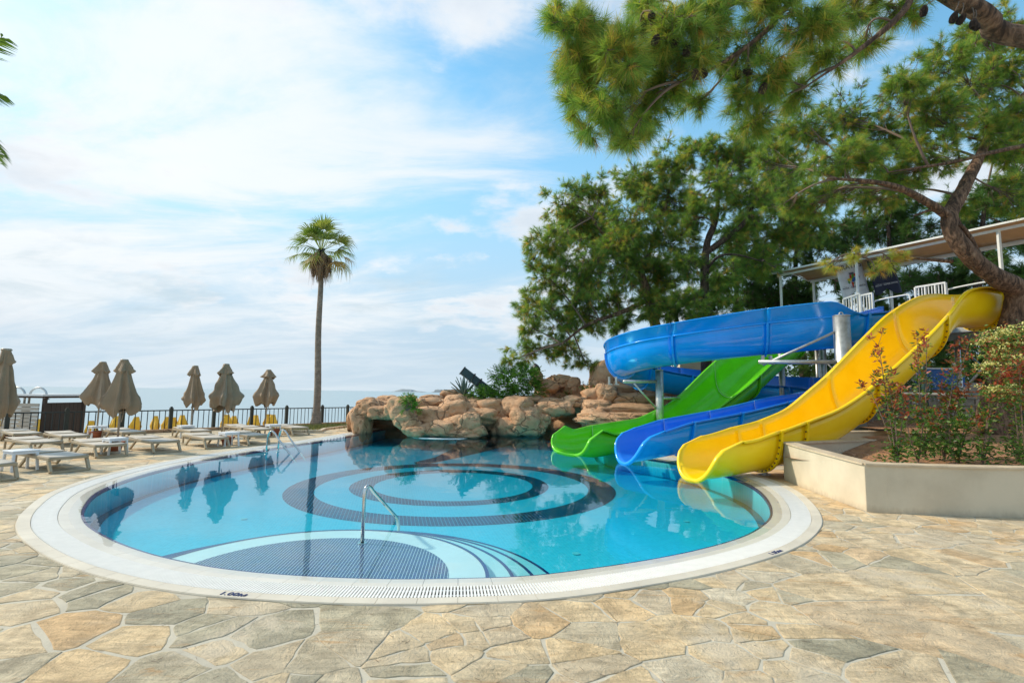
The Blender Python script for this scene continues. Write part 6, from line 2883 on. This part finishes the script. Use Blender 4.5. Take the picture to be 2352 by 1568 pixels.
# dead twigs and clods on the soil
mb = MB()
rr = random.Random(77)
for k in range(160):
    x, y = rr.uniform(5.9, 10.2), rr.uniform(8.05, 9.6)
    z = soilz(y) + .015
    a_ = rr.uniform(0, 3.14)
    l_ = rr.uniform(.06, .28)
    mb.tube([(x, y, z), (x + math.cos(a_) * l_ * .5, y + math.sin(a_) * l_ * .5, z + rr.uniform(0, .05)), (x + math.cos(a_ + .3) * l_, y + math.sin(a_ + .3) * l_, z + rr.uniform(-.01, .06))], .0035, 3)
o = mb.build('dead_twigs', M['twig'])
tag(o, 'dead twigs scattered on the orange soil of the planter', 'twigs', kind='stuff')

# ------------------------------------------------------------------ pines


def crown(name, clusters, mat, parent, needle, per, dens, seed, roots, twigmat, cones=0, width=.0045, yel=.2, sub=9):
    """clusters: (px, py, rx, ry, Y). needle tufts on twigs that grow from limbs to every clump"""
    g = np.random.default_rng(seed)
    rr = random.Random(seed)
    VV, TT = [], []
    tw = MB()
    allp = []
    for (cx, cy, rx, ry, Y) in clusters:
        c = AT(cx, cy, Y)
        sx, sz = rx * Y / 1176, ry * Y / 1176
        sy = (sx + sz) * .5
        # break each clump into smaller, uneven clumps
        rx, ry, sx, sy, sz = rx * 1.1, ry * 1.12, sx * 1.1, sy * 1.1, sz * 1.12
        nsub = max(5, int(sub * 2.6 * (.5 + rx * ry / 6000)))
        # limb from nearest root point
        rp = min(roots, key=lambda q: (Vector(q) - c).length)
        mid = Vector(rp).lerp(c, .5) + Vector((rr.uniform(-.3, .3), rr.uniform(-.3, .3), rr.uniform(.05, .35)))
        ln = (c - Vector(rp)).length
        cv = arc_pts(rp, mid, c, 8)
        r0 = min(.06, .010 + .010 * ln) * min(1.2, .25 + Y / 18)
        tw.tube(cv, [r0 * (1 - i / 9) + .006 for i in range(8)], 5)
        subs = []
        for k in range(nsub):
            d = Vector((rr.gauss(0, 1), rr.gauss(0, 1), rr.gauss(0, 1))).normalized()
            q = rr.uniform(.25, 1.0)
            sc = c + Vector((d.x * sx * q, d.y * sy * q, d.z * sz * q))
            subs.append(sc)
            sj = cv[rr.randint(4, 7)]
            cvs = arc_pts(sj, sj.lerp(sc, .5) + Vector((0, 0, -.08 * ln ** .5)), sc, 5)
            tw.tube(cvs, [q_ * min(1.3, Y / 16) for q_ in (.012, .010, .008, .006, .004)], 4)
        ntuft = max(6, int(dens * rx * ry * math.pi / 2500 * 3.4))
        for k in range(ntuft):
            sc = rr.choice(subs)
            srad = (sx + sz) * .5 * rr.uniform(.12, .45)
            d = Vector((rr.gauss(0, 1), rr.gauss(0, 1), rr.gauss(0, .9))).normalized()
            p = sc + d * srad * rr.uniform(.3, 1)
            out = (p - c)
            out = out.normalized() if out.length > .01 else d
            dirn = (out * .7 + d * .6 + Vector((0, 0, rr.uniform(-.35, .25)))).normalized()
            allp.append((p, dirn, sc))
    # tufts vectorised
    n = len(allp)
    P = np.array([tuple(a[0]) for a in allp])
    D = np.array([tuple(a[1]) for a in allp])
    SCt = np.array([tuple(a[2]) for a in allp])
    base_t = np.clip(g.normal(.42, .16, n), 0, .8)
    hot = g.random(n) < yel
    base_t = np.where(hot, g.uniform(.62, 1.0, n), base_t)
    # random needle directions about the shoot axis, spread along a short shoot
    N3 = g.normal(size=(n, per, 3))
    N3 /= np.linalg.norm(N3, axis=2, keepdims=True)
    w_ = g.uniform(.55, 1.15, (n, per, 1))
    nd = D[:, None, :] * w_ + N3 * .62
    nd[:, :, 2] -= .22 * g.random((n, per))
    nd /= np.linalg.norm(nd, axis=2, keepdims=True)
    ll = needle * g.uniform(.65, 1.1, (n, per, 1)) * g.uniform(.75, 1.15, (n, 1, 1))
    along = g.uniform(-.45, .1, (n, per, 1)) * needle
    st = P[:, None, :] + D[:, None, :] * along
    side = np.cross(nd, g.normal(size=(n, per, 3)))
    side /= np.linalg.norm(side, axis=2, keepdims=True) + 1e-9
    tip = st + nd * ll
    tip[:, :, 2] -= .10 * ll[:, :, 0]
    A = st - side * width / 2
    B = st + side * width / 2
    V = np.stack([A, B, tip], 2).reshape(-1, 3)
    F = np.arange(len(V)).reshape(-1, 3)
    T = np.repeat(base_t, per * 3) + g.normal(0, .05, n * per).repeat(3)
    o = np_mesh(name, V, F, mat, parent, np.clip(T, 0, 1))
    kid(o)
    o['kind'] = 'stuff'
    # shoots from sub-clump centre to tuft
    W2 = width * 1.3
    sd2 = np.cross(P - SCt, g.normal(size=(n, 3)))
    sd2 /= np.linalg.norm(sd2, axis=1)[:, None] + 1e-9
    Vs = np.stack([SCt - sd2 * W2, SCt + sd2 * W2, P + sd2 * W2 * .5, P - sd2 * W2 * .5], 1).reshape(-1, 3)
    kid(np_mesh('shoots', Vs, np.arange(len(Vs)).reshape(-1, 4), twigmat, parent))['kind'] = 'stuff'
    kid(tw.build('branches', twigmat, parent, smooth=True))['kind'] = 'stuff'
    return allp


def pine(name, label, trunk_paths, clusters, mat, needle, per, dens, seed, bark='bark', cat='pine tree', width=.0045, yel=.2, ground=0.0, roots=None, sub=9):
    b = Vector(trunk_paths[0][0][0])
    r_ = empty(name, (b.x, b.y, ground), 0, label, cat)
    rp = []
    for k, (pts, rad) in enumerate(trunk_paths):
        cv = smooth_curve([tuple(p) for p in pts], max(12, len(pts) * 7))
        rr_ = np.interp(np.linspace(0, 1, len(cv)), np.linspace(0, 1, len(rad)), rad)
        g = np.random.default_rng(seed + k)
        rr_ = rr_ * (1 + g.normal(0, .035, len(cv)))
        mb = MB()
        mb.tube([Vector(p) for p in cv], list(rr_), 14 if k == 0 else 10)
        kid(mb.build('trunk' if k == 0 else 'limb', M[bark], r_, smooth=True))
        rp += [Vector(p) for p in cv[len(cv) // 3:]]
    al = crown('needles', clusters, mat, r_, needle, per, dens, seed, roots or rp, M['twig'], width=width, yel=yel, sub=sub)
    return r_, al


# 1: left pine leaning over the grotto
Y1 = 23.5
t1 = [([AT(1530, 860, Y1), AT(1505, 745, Y1), AT(1487, 680, Y1), AT(1462, 612, Y1 - .2), AT(1405, 560, Y1 - .3), AT(1360, 500, Y1 - .4)], [.30, .26, .22, .18, .12, .06]),
      ([AT(1487, 690, Y1), AT(1420, 720, Y1 - .4), AT(1350, 745, Y1 - .8), AT(1290, 790, Y1 - 1)], [.12, .10, .07, .04]),
      ([AT(1470, 630, Y1), AT(1500, 560, Y1 + .3), AT(1530, 470, Y1 + .4), AT(1545, 400, Y1 + .3)], [.14, .11, .08, .04])]
c1 = [(1290, 470, 66, 50), (1270, 560, 58, 58), (1262, 640, 55, 52), (1240, 705, 60, 42), (1212, 750, 42, 30), (1225, 805, 72, 24), (1180, 825, 30, 14), (1300, 800, 55, 28), (1345, 838, 45, 16), (1340, 720, 60, 50),
      (1350, 620, 75, 65), (1370, 520, 75, 65), (1370, 445, 55, 36), (1460, 415, 66, 50), (1460, 500, 75, 65), (1440, 600, 70, 60), (1400, 690, 50, 45), (1540, 380, 55, 55), (1550, 470, 65, 65), (1545, 560, 60, 55), (1530, 640, 55, 50), (1600, 345, 48, 36), (1320, 520, 60, 50), (1420, 560, 70, 60), (1500, 620, 60, 60), (1330, 670, 60, 50), (1300, 745, 50, 34), (1490, 700, 50, 40), (1500, 440, 60, 50)]
pine('pine_tree', 'broad pine leaning left over the rock grotto, leftmost pine', t1, [(a, b, c, d, Y1 + rnd.uniform(-1.2, 1.2)) for a, b, c, d in c1], M['pine'], .27, 34, 36, 101, 'bark', width=.0095, yel=.26, sub=10)

# 2: straight dark pine behind the tube
Y2 = 21.5
t2 = [([AT(1622, 900, Y2), AT(1622, 730, Y2), AT(1618, 640, Y2), AT(1624, 560, Y2), AT(1645, 500, Y2), AT(1650, 420, Y2)], [.24, .21, .19, .17, .12, .05]),
      ([AT(1622, 580, Y2), AT(1670, 545, Y2 - .3), AT(1710, 510, Y2 - .5), AT(1740, 450, Y2 - .6)], [.14, .12, .09, .04]),
      ([AT(1622, 620, Y2), AT(1650, 590, Y2 - .6), AT(1690, 585, Y2 - .9), AT(1750, 600, Y2 - 1.1)], [.06, .05, .04, .02])]
c2 = [(1640, 420, 60, 55), (1700, 370, 80, 60), (1720, 465, 80, 58), (1650, 345, 60, 42), (1775, 545, 60, 36), (1800, 420, 80, 75), (1590, 690, 50, 36), (1575, 600, 50, 50), (1860, 500, 70, 50), (1780, 330, 60, 45), (1660, 640, 50, 50), (1740, 600, 60, 50), (1690, 545, 50, 40), (1830, 520, 60, 50), (1600, 500, 50, 50), (1640, 720, 60, 30)]
pine('pine_tree', 'dark trunked upright pine behind the middle of the blue tube', t2, [(a, b, c, d, Y2 + rnd.uniform(-1.2, 1.0)) for a, b, c, d in c2], M['pine'], .26, 34, 34, 102, 'barkdark', width=.009, yel=.18, sub=10)

# 3: big pine at the right, twisted trunk crossing the canopy
Y3 = 12.6
b3 = AT(2280, 985, Y3)
b3.z = .8
t3 = [([b3, AT(2308, 850, Y3), AT(2335, 740, Y3), AT(2340, 670, Y3 - .1), AT(2285, 635, Y3 - .3), AT(2225, 585, Y3 - .4), AT(2180, 510, Y3 - .4), AT(2215, 430, Y3 - .2), AT(2255, 350, Y3), AT(2285, 285, Y3 + .2), AT(2360, 210, Y3 + .4)],
       [.42, .36, .38, .30, .20, .19, .16, .14, .09, .08, .06]),
      ([AT(2190, 505, Y3 - .4), AT(2130, 465, Y3 - .6), AT(2060, 430, Y3 - .9), AT(1980, 415, Y3 - 1.1), AT(1900, 410, Y3 - 1.2)], [.12, .09, .07, .05, .02]),
      ([AT(2365, 332, Y3 - .5), AT(2280, 350, Y3 - .6), AT(2190, 372, Y3 - .8), AT(2110, 385, Y3 - 1.0), AT(2040, 396, Y3 - 1.1)], [.055, .05, .045, .03, .015]),
      ([AT(2215, 560, Y3 - .4), AT(2190, 490, Y3 - .3), AT(2150, 480, Y3 - .5), AT(2100, 495, Y3 - .6)], [.07, .06, .04, .02]),
      ([AT(2250, 590, Y3 - .3), AT(2225, 540, Y3 - .5), AT(2205, 515, Y3 - .6)], [.07, .055, .04]),
      ([AT(2185, 600, Y3 - .2), AT(2050, 590, Y3 - 1.5), AT(1985, 600, Y3 - 2.2)], [.05, .03, .015])]
c3 = [(1850, 300, 80, 50), (1945, 265, 80, 60), (1920, 370, 85, 52), (2030, 320, 80, 58), (2000, 440, 80, 38), (2075, 195, 60, 60), (2150, 260, 80, 70), (2175, 140, 66, 70), (2130, 365, 75, 50), (2245, 200, 80, 75), (2240, 90, 70, 60), (2320, 140, 60, 70),
      (2310, 360, 60, 60), (2200, 470, 55, 26), (2330, 450, 36, 55), (1880, 465, 66, 36), (1800, 470, 40, 30), (2340, 260, 40, 50), (1780, 380, 60, 50), (1900, 440, 70, 40), (2060, 400, 70, 40), (2100, 300, 60, 50), (1980, 370, 60, 40), (2270, 300, 60, 60), (2320, 60, 60, 50)]
c3 = [(a, b, c, d, Y3 + rnd.uniform(-1.0, 1.6)) for a, b, c, d in c3]
g3, _al = pine('pine_tree', 'old twisted pine with a thick bent trunk crossing the canopy at the right', t3, c3, M['pine'], .185, 36, 24, 103, 'bark', width=.0060, yel=.25, ground=.7, sub=10)

crown('needles', [(1905, 606, 26, 18, 10.2), (1970, 585, 40, 14, 10.3), (2045, 598, 40, 22, 10.4), (2010, 622, 22, 14, 10.2), (2075, 585, 26, 14, 10.4)], M['pine'], g3, .20, 40, 9, 133, [AT(1985, 592, 10.4), AT(2050, 585, 10.8)], M['twig'], width=.0055, yel=.85, sub=6)

# 4: overhead boughs of a near pine
Y4 = 4.9
t4 = [([Vector((6.6, 2.6, 0)), Vector((6.8, 2.8, 2.5)), Vector((6.6, 3.4, 4.2)), AT(2352, 85, 5.2), AT(2265, 35, 5.1), AT(2175, -15, 5.0), AT(2050, -90, 4.9), AT(1900, -140, 4.9)], [.30, .26, .22, .15, .13, .11, .09, .06]),
      ([AT(2050, -90, 4.9), AT(1850, -20, 4.9), AT(1750, 80, 4.8), AT(1650, 150, 4.7), AT(1560, 190, 4.7)], [.05, .035, .028, .02, .008]),
      ([AT(1900, -140, 4.9), AT(1700, 0, 5.0), AT(1560, 30, 5.0), AT(1430, 90, 4.9), AT(1340, 130, 4.9)], [.06, .035, .028, .02, .008]),
      ([AT(2100, -60, 4.9), AT(2080, 20, 4.8), AT(1980, 110, 4.8), AT(1850, 200, 4.7)], [.04, .03, .02, .006])]
c4 = [(1315, 60, 66, 70), (1325, 160, 60, 70), (1320, 245, 46, 40), (1400, 255, 70, 60), (1420, 130, 76, 80), (1470, 290, 60, 34), (1550, 60, 80, 70), (1530, 190, 70, 60), (1640, 40, 76, 60), (1690, 130, 70, 52), (1715, 215, 60, 50),
      (1725, 285, 50, 36), (1770, 170, 70, 50), (1835, 215, 52, 40), (1850, 70, 76, 56), (1950, 30, 80, 50), (2060, 20, 66, 46), (1900, 130, 56, 44), (1600, 240, 40, 36), (1480, 20, 60, 50), (1760, 20, 70, 50), (1990, 100, 50, 30), (1360, 110, 70, 70), (1370, 200, 60, 60), (1480, 240, 60, 50), (1500, 110, 60, 60), (1600, 130, 50, 50), (1280, 30, 40, 40), (1350, 300, 30, 30), (1440, 320, 30, 24)]
g4, al4 = pine('pine_tree', 'overhanging pine boughs close above at the top right, thick limb in the corner', t4, [(a, b, c, d, Y4 + rnd.uniform(-.5, .7)) for a, b, c, d in c4], M['pine'], .17, 26, 11.5, 104, 'bark', width=.0042, yel=.32, sub=8)
# cones on the near boughs
cone_me = MB()
for k in range(9):
    u = k / 8
    rad = .026 * math.sin(math.pi * (.18 + .75 * u)) ** .8
    for q in range(9):
        a_ = q * 2 * math.pi / 9 + k * .35
        c = Vector((math.cos(a_) * rad, math.sin(a_) * rad, -.045 + .09 * u))
        cone_me.box(c, (.020, .018, .008), a_)
cone_me.lathe([(0, -.05), (.016, -.03), (.018, 0), (.010, .035), (0, .045)], n=10)
cone0 = None
rr = random.Random(31)
CP = [(1520, 75), (1545, 95), (1580, 120), (1575, 20), (1600, 10), (1500, 35), (1560, 140), (1700, 150), (1695, 172), (1880, 70), (1850, 25), (2190, 85), (2235, 90), (2180, 130), (2270, 65), (1620, 165), (1590, 185), (1490, 185), (1740, 240), (1755, 250), (2310, 90), (1480, 60), (1460, 40), (1640, 95)]
for px, py in CP:
    p = AT(px, py, 4.75 + rr.uniform(-.3, .2))
    if px < 2100:
        # sit on the nearest shoot of the bough
        q = min((a_[0] for a_ in al4), key=lambda v: (v - p).length)
        p = q + Vector((0, 0, -.02))
    else:
        # hang from the thick limb on a short twig
        la, lb = AT(2175, -15, 5.0), AT(2352, 85, 5.2)
        ld = (lb - la)
        u = max(0, min(1, (p - la).dot(ld) / ld.length_squared))
        q = la + ld * u
        p = Vector((q.x + (p.x - q.x) * .8, q.y - .12, q.z - max(.14, min(.30, q.z - p.z))))
        twm = MB()
        twm.tube(arc_pts(q, q.lerp(p, .5) + Vector((0, -.06, .03)), p + Vector((0, 0, .04)), 6), [.008, .007, .006, .005, .005, .004], 5)
        kid(twm.build('cone_twig', M['twig'], g4, smooth=True))
    if cone0 is None:
        cone0 = cone_me.build('pine_cone', M['barkdark'], g4)
        o = cone0
    else:
        o = cone0.copy()
        COL.objects.link(o)
    o.parent = g4
    o.location = p - g4.location
    o.rotation_euler = (rr.uniform(-.6, .6), rr.uniform(-.6, .6), rr.uniform(0, 6))

# 5: the darker wood behind
BG = [(1700, 640, 28, 'tall dark pine in the wood behind the left canopy post', [(1690, 600, 70, 60), (1760, 640, 60, 60), (1640, 660, 50, 50), (1720, 690, 70, 40), (1700, 540, 60, 50)]),
      (1830, 650, 27, 'dark pine behind the white banner', [(1830, 560, 70, 60), (1880, 620, 60, 60), (1790, 690, 60, 50), (1860, 690, 60, 40), (1930, 540, 70, 50), (1820, 480, 70, 50)]),
      (2060, 650, 26, 'dark pine behind the canopy middle', [(2040, 520, 80, 60), (2100, 560, 70, 50), (2000, 640, 60, 50), (2090, 660, 70, 50), (2180, 640, 60, 60), (2050, 450, 70, 50), (1990, 690, 50, 40)]),
      (2250, 650, 24, 'dark pine at the right edge behind the canopy', [(2260, 480, 70, 70), (2320, 540, 60, 60), (2260, 600, 60, 50), (2330, 640, 60, 60), (2200, 700, 60, 50), (2340, 400, 50, 60), (2300, 300, 60, 60)]),
      (2150, 800, 25, 'low dark pine filling the gap under the start tower', [(2130, 790, 60, 50), (2190, 830, 60, 45), (2250, 800, 60, 50), (2080, 830, 50, 40), (1990, 800, 50, 50), (1870, 830, 60, 40), (2330, 850, 50, 60), (2270, 880, 50, 40)]),
      (1560, 690, 27, 'dark low pine behind the left end of the blue tube', [(1560, 700, 50, 40), (1500, 700, 40, 50), (1620, 760, 60, 40), (1700, 780, 60, 40), (1430, 740, 40, 36), (1580, 790, 50, 30)])]
for i, (px, py, Y, lab, cl) in enumerate(BG):
    g0 = AT(px, py, Y)
    tr = [([Vector((g0.x, g0.y, 0)), Vector((g0.x + .2, g0.y, 3)), Vector((g0.x - .2, g0.y, 6)), AT(cl[0][0], cl[0][1], Y)], [.26, .22, .17, .08])]
    pine('pine_tree', lab, tr, [(a, b, c, d, Y + rnd.uniform(-1.5, 1.5)) for a, b, c, d in cl], M['pinefar'], .32, 24, 36, 200 + i, 'barkdark', width=.017, yel=.05, sub=8)
# undergrowth closing the view beneath the trees
und = []
rr = random.Random(9)
for k in range(14000):
    x = rr.uniform(6, 34)
    y = 27 + rr.uniform(-1.5, 3) + .1 * x
    z = rr.uniform(0, 1) ** 1.2 * (3.2 + 1.2 * math.sin(x * .9)) + (.3 if y > 26 else 0)
    if x < 9.5:
        z *= .5
    und.append((Vector((x, y, z)), Vector((rr.gauss(0, 1), rr.gauss(-.5, .7), rr.gauss(.1, .7))), rr.uniform(0, .5)))
o = leafmesh('undergrowth', und, M['pinefar'], None, .34, .15, rr)
tag(o, 'dark green undergrowth behind the slides under the pines', 'undergrowth', kind='stuff')
# white blossom shrub by the block wall
it = []
for k in range(1500):
    c = AT(2085 + rr.gauss(0, 38), 885 + rr.gauss(0, 14), 19.8 + rr.uniform(-.4, .3))
    it.append((c, Vector((rr.gauss(0, 1), rr.gauss(0, 1), rr.gauss(0, .7))), rr.random()))
r_ = empty('blossom_shrub', AT(2085, 900, 19.8), 0, 'white blossoming shrub hanging over the block wall', 'shrub')
kid(leafmesh('blossom', it[:700], M['white_pl'], r_, .09, .06, rr))
kid(leafmesh('foliage', it[700:], M['pinefar'], r_, .12, .06, rr))
print('objects', len(bpy.data.objects))
